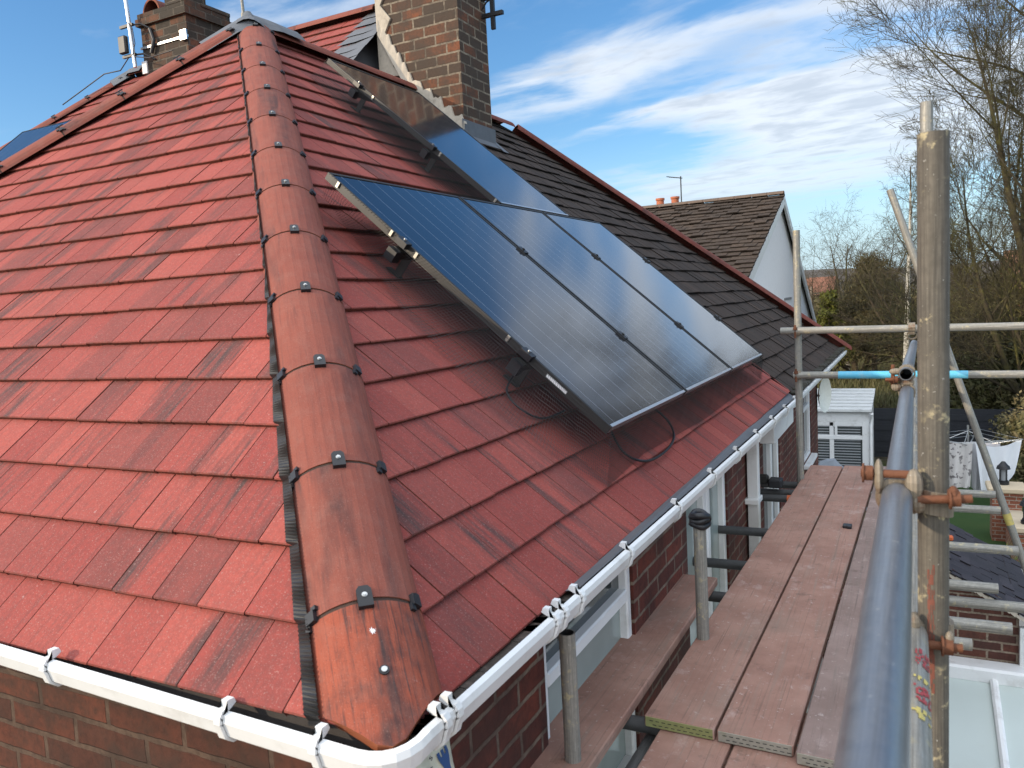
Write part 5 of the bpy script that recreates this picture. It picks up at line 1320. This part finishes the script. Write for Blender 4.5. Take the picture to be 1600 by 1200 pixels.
def cloth(name, A, B, drop, label, mat, sag, seed, bot=0.0, taper=0.0, n=20, m_=12, skew=0.0):
    """cloth pegged along A-B that hangs by `drop`, with folds"""
    mb = MB(); A, B = Vector(A), Vector(B); d = (B-A); rc = random.Random(seed); ph = rc.uniform(0, 6); side = Vector((-d.y, d.x, 0)).normalized(); Gd = []
    for j in range(m_+1):
        v = j/m_; row = []
        for i in range(n+1):
            u = i/n; top = A.lerp(B, u) - Vector((0, 0, .06*sag*math.sin(math.pi*u)))
            dl = drop*(1+bot*math.sin(math.pi*u)+skew*(.5-u)); x = (u-.5)*(1-taper*v)+.5
            p = A.lerp(B, x); p.z = top.z-dl*v; p += side*(.045*v+.015)*math.sin(u*17+ph+v*1.5)+side*.03*math.sin(u*7+ph)*v; row.append(p)
        Gd.append(row)
    for j in range(m_):
        for i in range(n): mb.face([Gd[j][i], Gd[j+1][i], Gd[j+1][i+1], Gd[j][i+1]], [(i/n*d.length, -j/m_*drop), (i/n*d.length, -(j+1)/m_*drop), ((i+1)/n*d.length, -(j+1)/m_*drop), ((i+1)/n*d.length, -j/m_*drop)], smooth=True)
    return tag(mb.build(name, mat), label, 'laundry', 'washing on the line')
def mat_cloth(name, col, pat=None):
    t_ = NT(name); u = t_.uv(); c = t_.mix(t_.noise(u, 12, 3), tuple(x*.95 for x in col), col)
    if pat:
        a = t_.noise(t_.vec(u, (1, 1, 1)), 11, 2, .5); b = t_.noise(u, 3.5, 2); c = t_.mix(t_.math('MULTIPLY', t_.ramp(a, .56, .60), t_.ramp(b, .42, .55)), c, pat)
    return t_.fin(c, .9, 0, .1)
CW = mat_cloth('white_cotton', (.78, .79, .82)); CP_ = mat_cloth('patterned_cotton', (.66, .62, .60), (.22, .20, .20)); CD = mat_cloth('grey_cotton', (.55, .54, .56))
cloth('hanging_sheet', (1.30, 18.55, -2.66), (2.02, 18.52, -2.66), 1.02, 'pale sheet with a grey pattern hanging on the washing line', CP_, .3, 1, .0, .12)
cloth('hanging_sheet', (2.06, 18.45, -2.66), (2.95, 18.75, -2.60), .86, 'white fitted sheet hanging in a curve at the right of the washing line', CW, 2.2, 2, .25, .30, skew=.45)
cloth('hanging_towel', (2.00, 18.7, -2.68), (2.55, 18.72, -2.68), 1.05, 'white towel with a thin dark hem hanging behind the fitted sheet', CD, .5, 3, .08, .05)

# ---- brick pillars with stone caps and lanterns, low wall between
def pillar(x, y, top, wd, lab):
    t = thing('brick_pillar', (x, y, GZ), lab, 'pillar', 'brick garden pillars')
    mb = MB(); mb.box((x-wd/2, y-wd/2, GZ), (x+wd/2, y+wd/2, top-.10)); mb.box((x-wd/2-.03, y-wd/2-.03, top-.17), (x+wd/2+.03, y+wd/2+.03, top-.099)); mb.build('shaft', M_GARDENBRICK, t)
    mb = MB(); mb.bbox((x-wd/2-.08, y-wd/2-.08, top-.10), (x+wd/2+.08, y+wd/2+.08, top), .02); mb.build('cap', mat_plain('sandstone_cap', (.55, .44, .30), .8, 0, .1, 10, .2), t)
def lantern(x, y, z, lab):
    t = thing('garden_lantern', (x, y, z), lab, 'lantern', 'lanterns on the pillars')
    mb = MB(); mb.tube((x, y, z), (x, y, z+.05), .10, 14); mb.tube((x, y, z+.05), (x, y, z+.08), .08, 14); mb.tube((x, y, z+.30), (x, y, z+.36), .12, 14, r1=.10); mb.tube((x, y, z+.36), (x, y, z+.44), .09, 14, r1=.03)
    for i in range(4): a = math.pi/4+i*math.pi/2; mb.tube((x+.075*math.cos(a), y+.075*math.sin(a), z+.07), (x+.075*math.cos(a), y+.075*math.sin(a), z+.31), .010, 6)
    mb.build('cage', M_BLACK, t); mb = MB(); mb.tube((x, y, z+.08), (x, y, z+.30), .06, 14); mb.build('glass', mat_glass('lantern_glass', (.16, .17, .18), .1), t)
pillar(2.44, 16.25, -3.06, .48, 'brick pillar with pale stone cap beside the lawn, the farther one'); lantern(2.40, 16.3, -3.06, 'dark lantern on the farther brick pillar')
pillar(2.62, 13.75, -3.10, .48, 'brick pillar with pale stone cap at the right edge, the nearer one'); lantern(2.52, 13.7, -3.10, 'dark lantern on the nearer brick pillar')
t = thing('garden_wall', (2.55, 15, GZ), 'low brick garden wall joining the two capped pillars', 'wall'); mb = MB(); mb.box((2.42, 13.99, GZ), (2.64, 16.01, GZ+.55)); mb.build('wall', M_GARDENBRICK, t)
mb = MB(); mb.bbox((2.38, 13.99, GZ+.55), (2.68, 16.01, GZ+.62), .01); mb.build('coping', mat_plain('sandstone_coping', (.5, .41, .29), .8, 0, .1, 10), t)

# ------------------------------------------------------------------ vegetation
def np_mesh(name, V, F, rnd, mat, smooth=False):
    me = bpy.data.meshes.new(name); nv, nf, k = len(V), len(F), F.shape[1]
    me.vertices.add(nv); me.vertices.foreach_set('co', V.astype(np.float32).ravel()); me.loops.add(nf*k); me.loops.foreach_set('vertex_index', F.astype(np.int32).ravel())
    me.polygons.add(nf); me.polygons.foreach_set('loop_start', np.arange(0, nf*k, k, dtype=np.int32)); me.polygons.foreach_set('loop_total', np.full(nf, k, dtype=np.int32))
    at = me.attributes.new('rnd', 'FLOAT', 'FACE'); at.data.foreach_set('value', rnd.astype(np.float32))
    me.materials.append(mat); me.update(calc_edges=True); return me
def mat_foliage(name, a, b, c):
    t_ = NT(name); r = t_.attr('rnd'); p = t_.obj(); n = t_.noise(p, 1.3, 4, .6)
    col = t_.mix(r, a, b); col = t_.mix(t_.ramp(n, .4, .7, 0, .7), col, c); return t_.fin(col, .7, 0, .25)
def mat_bark(name, a, b, lich):
    t_ = NT(name); p = t_.obj(); n = t_.noise(p, 3.0, 5, .65); m2 = t_.noise(p, .6, 3); f = t_.noise(p, 25, 3)
    col = t_.mix(f, a, b); col = t_.mix(t_.math('MULTIPLY', t_.ramp(n, .42, .62), t_.ramp(m2, .3, .6)), col, lich); return t_.fin(col, .9, 0, .2)
BARK = mat_bark('olive_bark', (.042, .034, .023), (.085, .068, .042), (.125, .115, .036)); BARKD = mat_bark('brown_bark', (.052, .040, .028), (.095, .072, .048), (.095, .090, .035)); BIRCH = mat_plain('birch_bark', (.48, .45, .38), .8, 0, .2, 6, .3, ((.06, .05, .045), .7))
def grow_segments(seed, base, spec):
    """recursive branching -> arrays of tapered segments"""
    r = np.random.default_rng(seed); segs = []
    def unit(v): return v/(np.linalg.norm(v)+1e-9)
    def branch(p, d, ln, rad, lev):
        sp = spec[lev]; n = sp['n']; pts = [p]; step = ln/n; rr_ = rad; dirs = []
        for i in range(n):
            d = unit(d + r.normal(0, sp['wig'], 3) + np.array([0, 0, sp['up']])); q = pts[-1]+d*step; r1 = rad*(1-(i+1)/n*sp['taper'])
            segs.append((pts[-1], q, rr_, r1)); rr_ = r1; pts.append(q); dirs.append(d)
        if lev+1 < len(spec):
            cs_ = spec[lev+1]; num = int(round(r.uniform(*sp['kids'])))
            for c in range(num):
                k = sp['start']+(1-sp['start'])*(c+r.random())/num; x = k*n; i = min(int(x), n-1); q = pts[i]+(pts[i+1]-pts[i])*(x-i)
                ax = unit(np.cross(dirs[i], r.normal(0, 1, 3))); an = np.radians(r.uniform(*cs_['ang'])); dd = unit(dirs[i]*math.cos(an)+ax*math.sin(an)+np.array(sp.get('bias', (0, 0, 0))))
                sc = cs_['len']*(1-.55*max(0, k-.3))*r.uniform(.65, 1.2); branch(q, dd, ln*sc if cs_.get('rel', True) else sc, max(rad*(1-k*sp['taper'])*cs_['rad'], .0058), lev+1)
    for (b, d, ln, rad) in base: branch(np.array(b, float), unit(np.array(d, float)), ln, rad, 0)
    return segs
def seg_mesh(name, segs, mat, thick=5):
    p0 = np.array([s[0] for s in segs]); p1 = np.array([s[1] for s in segs]); r0 = np.array([s[2] for s in segs]); r1 = np.array([s[3] for s in segs])
    d = p1-p0; d /= np.linalg.norm(d, axis=1)[:, None]+1e-9; a = np.cross(d, [.31, .57, .76]); a /= np.linalg.norm(a, axis=1)[:, None]+1e-9; b = np.cross(d, a); k = thick
    V = np.zeros((len(segs), 2*k, 3))
    for i in range(k):
        c, s = math.cos(2*math.pi*i/k), math.sin(2*math.pi*i/k); o_ = a*c+b*s; V[:, i] = p0+o_*r0[:, None]-d*(r0[:, None]*.3); V[:, k+i] = p1+o_*r1[:, None]
    F = np.zeros((len(segs), k, 4), int); off = np.arange(len(segs))*2*k
    for i in range(k): j = (i+1) % k; F[:, i] = np.stack([off+i, off+j, off+k+j, off+k+i], 1)
    return np_mesh(name, V.reshape(-1, 3), F.reshape(-1, 4), np.random.default_rng(1).random(len(segs)*k), mat)
def bare_tree(name, loc, base, spec, seed, label, mat, cat='tree', group='trees in the background', split=.02, trunkmat=None):
    t_ = thing(name, loc, label, cat, group); segs = grow_segments(seed, base, spec)
    big = [s for s in segs if s[2] > split]; small = [s for s in segs if s[2] <= split]
    o = link(bpy.data.objects.new('trunk', seg_mesh('trunk', big, trunkmat or mat, 8)), t_); 
    if small: link(bpy.data.objects.new('crown', seg_mesh('crown', small, mat, 3)), t_)
    return t_, segs
def leaf_cloud(name, parent, centres, radii, n, size, mat, seed, flat=.5, droop=0):
    r = np.random.default_rng(seed); C_ = np.array(centres, float); Rr = np.array(radii, float)
    wgt = (Rr[:, 0]*Rr[:, 1]*Rr[:, 2])**(2/3); wgt /= wgt.sum(); idx = r.choice(len(C_), n, p=wgt)
    v = r.normal(0, 1, (n, 3)); v /= np.linalg.norm(v, axis=1)[:, None]; q = r.random(n)**.45
    P = C_[idx]+v*Rr[idx]*q[:, None]; e1 = r.normal(0, 1, (n, 3)); e1 /= np.linalg.norm(e1, axis=1)[:, None]; e2 = np.cross(e1, r.normal(0, 1, (n, 3))); e2 /= np.linalg.norm(e2, axis=1)[:, None]
    s = size*r.uniform(.5, 1.4, n)[:, None]; e1 = e1*s; e2 = e2*s*flat; e1[:, 2] -= droop*s[:, 0]
    V = np.stack([P-e1, P-e2, P+e1, P+e2], 1).reshape(-1, 3); F = np.arange(4*n).reshape(n, 4)
    base = r.random(len(C_)); rnd = np.clip(.5*base[idx]+.5*r.random(n), 0, 1)
    return link(bpy.data.objects.new(name, np_mesh(name, V, F, rnd, mat)), parent)

# big bare tree at the right, several stems from one foot
SPEC = [dict(n=12, wig=.04, up=.03, taper=.88, kids=(15, 18), start=.14, bias=(-.10, -.08, .10)),
        dict(n=10, wig=.05, up=.050, taper=.88, kids=(12, 15), start=.10, ang=(30, 62), len=.56, rad=.48, bias=(0, 0, .06)),
        dict(n=6, wig=.045, up=.035, taper=.85, kids=(10, 13), start=.10, ang=(24, 50), len=.44, rad=.48),
        dict(n=4, wig=.04, up=.025, taper=.75, kids=(3, 5), start=.15, ang=(22, 50), len=.46, rad=.55),
        dict(n=2, wig=.05, up=.015, taper=.6, kids=(0, 0), start=.2, ang=(22, 48), len=.55, rad=.6)]
bx, by = 4.7, 24.0
bare_tree('bare_tree', (bx, by, GZ), [((bx-.55, by-.2, GZ), (-.12, -.02, 1), 11.5, .17), ((bx+.1, by, GZ), (.02, .05, 1), 14.5, .22), ((bx+.6, by+.2, GZ), (.25, -.08, 1), 13, .2), ((bx-.5, by+.4, GZ), (-.42, .02, .9), 8.0, .12)], SPEC, 5,
          'tall leafless tree with many fine branches filling the right side of the sky', BARK)
bare_tree('bare_tree', (9.2, 32, GZ), [((8.8, 32, GZ), (-.16, 0, 1), 12.5, .18), ((9.4, 32.2, GZ), (.06, .03, 1), 14, .2)], SPEC, 23, 'second leafless tree farther back at the right edge behind the tall one', BARKD)
# middle-distance thicket of bare shrubs and evergreens
SPEC2 = [dict(n=8, wig=.07, up=.03, taper=.85, kids=(15, 18), start=.08, bias=(0, 0, .02)), dict(n=6, wig=.10, up=.03, taper=.85, kids=(8, 11), start=.1, ang=(35, 75), len=.55, rad=.5),
         dict(n=5, wig=.14, up=.02, taper=.8, kids=(6, 9), start=.1, ang=(30, 70), len=.5, rad=.5), dict(n=3, wig=.16, up=.0, taper=.7, kids=(0, 0), start=.2, ang=(30, 70), len=.5, rad=.6)]
bare_tree('bare_shrub', (-2.0, 44, GZ), [((-2.0+i*.10, 44+.08*(i % 2), GZ), (-.46+.23*i, .05, 1), 7.2, .13) for i in range(5)], SPEC2, 8, 'rounded leafless brown shrub behind the far upright', BARKD, 'shrub', split=.03)
bare_tree('bare_shrub', (1.6, 40, GZ), [((1.5+i*.10, 40+.08*(i % 2), GZ), (-.56+.25*i, -.05, 1), 6.8, .12) for i in range(5)], SPEC2, 9, 'wide leafless thicket to the left of the thick upright', BARKD, 'shrub', split=.03)
bare_tree('bare_shrub', (3.0, 30, GZ), [((3.1+i*.08, 30+.06*(i % 2), GZ), (-.60+.28*i, -.05, 1), 4.6, .09) for i in range(5)], SPEC2, 10, 'low tangled leafless thicket to the right of the thick upright', BARK, 'shrub', split=.03)
bare_tree('bare_shrub', (6.0, 33, GZ), [((6.0+i*.08, 33+.06*(i % 2), GZ), (-.56+.26*i, -.05, 1), 6.2, .10) for i in range(5)], SPEC2, 14, 'leafless thicket at the right edge below the tall tree', BARK, 'shrub', split=.03)
t_, sg_ = bare_tree('birch_tree', (.55, 34, GZ), [((.55, 34, GZ), (.02, 0, 1), 9.5, .16)], [dict(n=10, wig=.025, up=.02, taper=.85, kids=(22, 26), start=.3), dict(n=6, wig=.1, up=.0, taper=.85, kids=(8, 11), start=.1, ang=(35, 65), len=.28, rad=.35), dict(n=4, wig=.14, up=-.03, taper=.8, kids=(4, 7), start=.1, ang=(30, 60), len=.5, rad=.5), dict(n=3, wig=.14, up=-.05, taper=.7, kids=(0, 0), start=.2, ang=(30, 60), len=.6, rad=.6)], 12, 'slender birch with a pale trunk beside the thick upright', BARKD, trunkmat=BIRCH, split=.05)
CON_D = mat_foliage('dark_conifer_needles', (.050, .044, .020), (.115, .098, .040), (.125, .095, .048)); CON_Y = mat_foliage('yellow_green_conifer', (.065, .075, .012), (.150, .145, .022), (.050, .062, .014)); IVY = mat_foliage('ivy_and_bramble', (.036, .042, .014), (.110, .110, .038), (.120, .095, .045)); TWIG = mat_foliage('brown_undergrowth', (.11, .088, .044), (.21, .17, .085), (.13, .135, .045))
def conifer(name, x, y, h, rad, n, mat, seed, label, size=.16, irregular=.35):
    t_ = thing(name, (x, y, GZ), label, 'tree', 'trees in the background'); r = random.Random(seed); cs_, rs_ = [], []
    mb = MB(); mb.tube((x, y, GZ), (x, y, GZ+h*.9), .14, 8, r1=.03); mb.build('trunk', BARKD, t_)
    for i in range(46):
        k = r.random()**.8; z = GZ+1.3+(h-1.0)*.95*k; w_ = rad*(1-k)**.75*r.uniform(.45, 1.05)+.12; a = r.random()*6.283
        cs_.append((x+w_*math.cos(a)*.8, y+w_*math.sin(a)*.8, z)); s = rad*(.22+.25*(1-k))*r.uniform(1-irregular, 1+irregular); rs_.append((s, s, s*.55))
    leaf_cloud('crown', t_, cs_, rs_, n, size, mat, seed, .35, .5); return t_
conifer('conifer_tree', -.9, 42, 6.4, 2.5, 26000, CON_D, 3, 'dark ragged evergreen rising above the bare shrubs in the middle', .062)
conifer('conifer_tree', -2.9, 41, 4.6, 1.1, 5500, CON_Y, 4, 'small yellow-green conifer right of the far upright', .12)
def bush(name, cx, cy, wx, wy, h, n, mat, seed, label, size=.1, cat='bush', nb=26):
    t_ = thing(name, (cx, cy, GZ), label, cat, 'bushes in the background'); r = random.Random(seed); cs_, rs_ = [], []
    for i in range(nb):
        u, v = r.uniform(-1, 1), r.uniform(-1, 1); z = GZ+h*r.uniform(.12, .82)*(1-.35*abs(u)); cs_.append((cx+u*wx, cy+v*wy, z)); s = min(wx, h)*r.uniform(.16, .36); rs_.append((s*1.2, s, s*.8))
    leaf_cloud('foliage', t_, cs_, rs_, n, size, mat, seed, .5)
    segs = grow_segments(seed+50, [((cx+r.uniform(-.7, .7)*wx, cy+r.uniform(-.6, .6)*wy, GZ), (r.uniform(-.3, .3), r.uniform(-.3, .3), 1), h*.85, .05) for _ in range(9)], SPEC2[:3]); link(bpy.data.objects.new('stems', seg_mesh('stems', segs, BARKD, 3)), t_); return t_
bush('ivy_thicket', 5.4, 27.5, 3.0, 1.6, 4.4, 26000, IVY, 7, 'dense dark ivy thicket behind the end rails on the right', .085, 'bush', 46)
bush('bramble_bank', 1.3, 27, 2.8, 1.0, 1.25, 7000, TWIG, 8, 'brown bramble bank above the dark fence', .075)
bush('hedge_bank', 4.9, 20.8, 1.9, 1.0, 3.0, 20000, TWIG, 9, 'tangled brown hedge to the right of the washing', .055, 'hedge', 40)
bush('olive_thicket', 9.0, 38, 4.2, 2.0, 6.4, 16000, IVY, 17, 'taller olive thicket at the right edge behind the bare tree', .12, 'bush', 40)
bush('scrub_row', -1.6, 58, 7.0, 2.0, 5.2, 24000, TWIG, 18, 'distant brown scrub beyond the track', .16, 'bush', 50)
bush('scrub_row', 13, 62, 9.0, 2.5, 7.0, 14000, TWIG, 19, 'distant tall scrub at the far right behind the thickets', .2, 'bush', 50)
# rough grass and dead stems in the middle distance
def blades(name, n, x0, x1, y0, y1, h, mat, seed, z=GZ):
    r = np.random.default_rng(seed); P = np.stack([r.uniform(x0, x1, n), r.uniform(y0, y1, n), np.full(n, z)], 1); a = r.uniform(0, 6.283, n); hh = h*r.uniform(.4, 1.3, n); w_ = .02*h/.4
    d = np.stack([np.cos(a), np.sin(a), 0*a], 1); lean = np.stack([r.normal(0, .35, n)*hh, r.normal(0, .35, n)*hh, hh], 1)
    V = np.stack([P-d*w_, P+d*w_, P+lean+d*w_*.2, P+lean-d*w_*.2], 1).reshape(-1, 3)
    o = link(bpy.data.objects.new(name, np_mesh(name, V, np.arange(4*n).reshape(n, 4), r.random(n), mat))); return o
GR = mat_foliage('rough_grass', (.060, .070, .022), (.150, .135, .060), (.12, .10, .05))
tag(blades('rough_grass', 26000, -7, 9, 24, 58, .45, GR, 3), kind='stuff')
# ornamental strappy plant by the slate roof
t = thing('strappy_plant', (2.05, 13.5, GZ), 'yellow-green spiky leaved plant growing beside the slate roof', 'plant')
mb = MB(); rp = random.Random(5); pc = Vector((1.98, 12.6, GZ))
for i in range(46):
    a = rp.random()*6.283; ln = rp.uniform(.7, 1.35); ln2 = rp.uniform(.15, .75); w0 = .030; side = Vector((-math.sin(a), math.cos(a), 0)); out = Vector((math.cos(a), math.sin(a), 0)); prev = None
    for k in range(6):
        f = k/5; p = pc+out*(ln2*f*f+.05*rp.random())+Vector((0, 0, ln*(f-.28*f*f*ln2*1.6))); ww = w0*(1-f*.95); cur = (p-side*ww, p+side*ww)
        if prev: mb.face([prev[0], prev[1], cur[1], cur[0]], rnd=rp.random())
        prev = cur
mb.build('leaves', mat_foliage('spiky_leaves', (.09, .13, .02), (.26, .27, .06), (.06, .10, .02)), t)

# ------------------------------------------------------------------ houses further off
t = thing('white_gabled_house', (-6.5, 22.4, GZ), 'white rendered house with mossy brown tiled gable roof beyond the dark roof', 'house')
gxx, gry, grz = -2.466, 22.36, 3.44
kl, kr = .405, .515
yl, yr = 13.6, 29.6
mb = MB(); gp = [(gxx, yl, GZ), (gxx, yr, GZ), (gxx, yr, grz-kr*(yr-gry)), (gxx, gry, grz), (gxx, yl, grz-kl*(gry-yl))]
mb.face(gp); mb.face([(gxx, yl, GZ), (gxx, yl, grz-kl*(gry-yl)), (-11, yl, grz-kl*(gry-yl)), (-11, yl, GZ)]); mb.face([(-11, p[1], p[2]) for p in gp][::-1]); mb.build('wall', M_RENDER, t)
cl_ = 1/math.sqrt(1+kl*kl)
def PG(x, s, h): return Vector((x, gry-s*0, grz)) + Vector((0, -(9.6-s)*cl_ - h*kl*cl_, -(9.6-s)*kl*cl_ + h*cl_ + .06))
tile_slope('roof_tiles', T_BROWN, t, PG, 0, 34, (-11.3, gxx+.25), [(1, 0, gxx+.16)], gauge=.283, tw=.30, thk=.035, seed=41, jit=6, wob=.012, every=1)
mb = MB(); cr_ = 1/math.sqrt(1+kr*kr)
mb.face([(-11.3, gry, grz+.03), (gxx+.15, gry, grz+.03), (gxx+.15, yr+.3, grz+.03-kr*(yr+.3-gry)), (-11.3, yr+.3, grz+.03-kr*(yr+.3-gry))][::-1]); mb.face([(-11.3, gry, grz+.02), (gxx+.15, gry, grz+.02), (gxx+.15, yl-.3, grz+.02-kl*(gry-yl+.3)), (-11.3, yl-.3, grz+.02-kl*(gry-yl+.3))]); mb.build('roof_deck', T_BROWN, t)
M_CHIM2_R = mat_ridge('weathered_ridge', (.15, .11, .08), (.11, .08, .06), (.06, .05, .045), .6)
hip_me = hip_mesh('ridge_tile', M_CHIM2_R, .44, a=.13, b=.09)
for i in range(19): link(bpy.data.objects.new('ridge_tile', hip_me), t, frame((gxx+.15-.45*(i+1), gry, grz+.07), (1, 0, 0), (0, -1, 0)))
mb = MB()
for (ya, yb, k) in ((gry, yl-.3, -kl), (gry, yr+.3, -kr)):
    A_ = Vector((gxx+.10, ya, grz+.02)); B_ = Vector((gxx+.10, yb, grz+.02+k*abs(yb-ya))); mb.sweep([Vector(v) for v in ((0, 0, -.24), (.06, 0, -.24), (.06, 0, 0), (0, 0, 0))], A_, B_)
mb.build('barge_board', M_WHITE_DIRTY, t)
mb = MB(); mb.box((gxx, 23.0, .55), (gxx+.02, 24.4, .62)); mb.build('render_crack', mat_plain('grey_patch', (.25, .25, .25), .9), t)
mb = MB(); mb.box((-6.3, 22.5, 2.4), (-5.15, 23.2, 3.42)); ch3 = mb.build('chimney', M_CHIM2, t)
for x in (-5.98, -5.52): mb = MB(); mb.tube((x, 22.8, 3.40), (x, 22.8, 3.78), .125, 16, r1=.11); mb.tube((x, 22.8, 3.76), (x, 22.8, 3.82), .135, 16, hollow=.03); mb.build('chimney_pot', mat_plain('orange_pot', (.42, .13, .06), .8, 0, .15, 10), ch3)
t2 = thing('roof_aerial', (-5.25, 22.5, 3.4), 'thin television aerial on the roof of the white gabled house', 'aerial')
mb = MB(); mb.tube((-5.25, 22.5, 3.3), (-5.25, 22.5, 4.36), .018, 8); mb.build('mast', M_BLACKAL, t2); mb = MB(); mb.tube((-5.20, 22.5, 4.30), (-5.62, 22.3, 4.37), .012, 6)
for i in range(8): x = -5.26-.045*i; mb.tube((x, 22.40-.02*i, 4.31+.007*i), (x+.01, 22.62-.02*i, 4.31+.007*i), .006, 5)
mb.build('yagi', M_BLACKAL, t2)
# brick house and poles glimpsed far away between the gable and the trees
def far_house(x, y, wx, wy, h, rh, lab, wallm, roofm, z=GZ):
    t_ = thing('distant_house', (x, y, z), lab, 'house', 'distant houses'); mb = MB(); mb.box((x-wx, y-wy, z), (x+wx, y+wy, z+h)); mb.build('wall', wallm, t_)
    mb = MB(); e = .4
    mb.face([(x-wx-e, y-wy-e, z+h-.1), (x+wx+e, y-wy-e, z+h-.1), (x+wx+e, y, z+h+rh), (x-wx-e, y, z+h+rh)]); mb.face([(x+wx+e, y+wy+e, z+h-.1), (x-wx-e, y+wy+e, z+h-.1), (x-wx-e, y, z+h+rh), (x+wx+e, y, z+h+rh)]); mb.face([(x+wx, y-wy, z+h), (x+wx, y+wy, z+h), (x+wx, y, z+h+rh-.1)]); mb.face([(x-wx, y-wy, z+h), (x-wx, y, z+h+rh-.1), (x-wx, y+wy, z+h)]); mb.build('roof', roofm, t_)
    for k in (-.55, .0, .55):
        for zz in (z+1.0, z+3.5):
            if zz+1.2 < z+h: mb = MB(); mb.box((x+k*wx-.5, y-wy-.05, zz), (x+k*wx+.5, y-wy-.01, zz+1.2)); w__ = mb.build('window', M_WHITE_DIRTY, t_); mb = MB(); mb.box((x+k*wx-.42, y-wy-.06, zz+.08), (x+k*wx+.42, y-wy-.05, zz+1.12)); mb.build('pane', M_GLASS, w__)
    return t_
far_house(-11.6, 112, 3.0, 4.5, 4.0, 2.2, 'distant brick house with an orange roof seen beside the far upright', M_BRICK, mat_plain('orange_roof', (.20, .085, .05), .9, 0, .2, 2))
far_house(11.5, 66, 4.5, 4.5, 4.2, 2.6, 'distant brick house half hidden by trees at the right edge', M_GARDENBRICK, mat_plain('orange_brown_roof', (.26, .12, .07), .9, 0, .2, 2))
def pole(x, y, h, lab):
    t_ = thing('telegraph_pole', (x, y, GZ), lab, 'pole', 'wooden poles'); mb = MB(); mb.tube((x, y, GZ), (x, y, GZ+h), .10, 10, r1=.075); mb.build('pole', mat_plain('grey_wood', (.24, .20, .16), .9, 0, .2, 8), t_); mb = MB(); mb.box((x-.5, y-.05, GZ+h-.5), (x+.5, y+.05, GZ+h-.4)); mb.build('cross_arm', M_BARKW, t_)
M_BARKW = mat_plain('cross_arm_wood', (.12, .10, .08), .9)
pole(-5.1, 54, 5.0, 'grey wooden pole just right of the far upright'); pole(-2.55, 48, 3.9, 'thin grey pole in front of the yellow-green conifer')
# parked pale car on the track, a few pixels across
t = thing('parked_car', (-1.6, 62, GZ), 'white car parked far away beyond the end rails', 'car')
mb = MB(); cx_, cyy = -2.2, 61
prof = [(-2.1, .25), (-2.15, .75), (-1.5, .95), (-.8, 1.45), (.9, 1.48), (1.7, .98), (2.1, .85), (2.1, .25)]
for sgn in (1,):
    A_ = [Vector((cx_+u, cyy-.82, GZ+v)) for u, v in prof]; B_ = [Vector((cx_+u, cyy+.82, GZ+v)) for u, v in prof]
    mb.face(A_); mb.face(B_[::-1])
    for i in range(len(prof)): j = (i+1) % len(prof); mb.face([A_[j], A_[i], B_[i], B_[j]])
mb.build('body', M_WHITE, t); mb = MB(); mb.face([(cx_-1.2, cyy-.83, GZ+.98), (cx_+1.45, cyy-.83, GZ+.98), (cx_+.8, cyy-.83, GZ+1.38), (cx_-.75, cyy-.83, GZ+1.36)]); mb.build('side_window', M_GLASS, t)
for sx in (-1.35, 1.35): mb = MB(); mb.tube((cx_+sx, cyy-.86, GZ+.31), (cx_+sx, cyy-.66, GZ+.31), .31, 16); mb.tube((cx_+sx, cyy+.66, GZ+.31), (cx_+sx, cyy+.86, GZ+.31), .31, 16); mb.build('wheel', M_BLACK, t)
# small orange scrap on the slate roof
mb = MB(); q = PSl(7.55, .78, .012); mb.bbox((q.x-.03, q.y-.03, q.z), (q.x+.035, q.y+.03, q.z+.05), .012); tag(mb.build('orange_scrap', M_ORANGE), 'small orange scrap on the slate roof beside the thick upright', 'scrap')
for m in bpy.data.materials: m.use_backface_culling = False
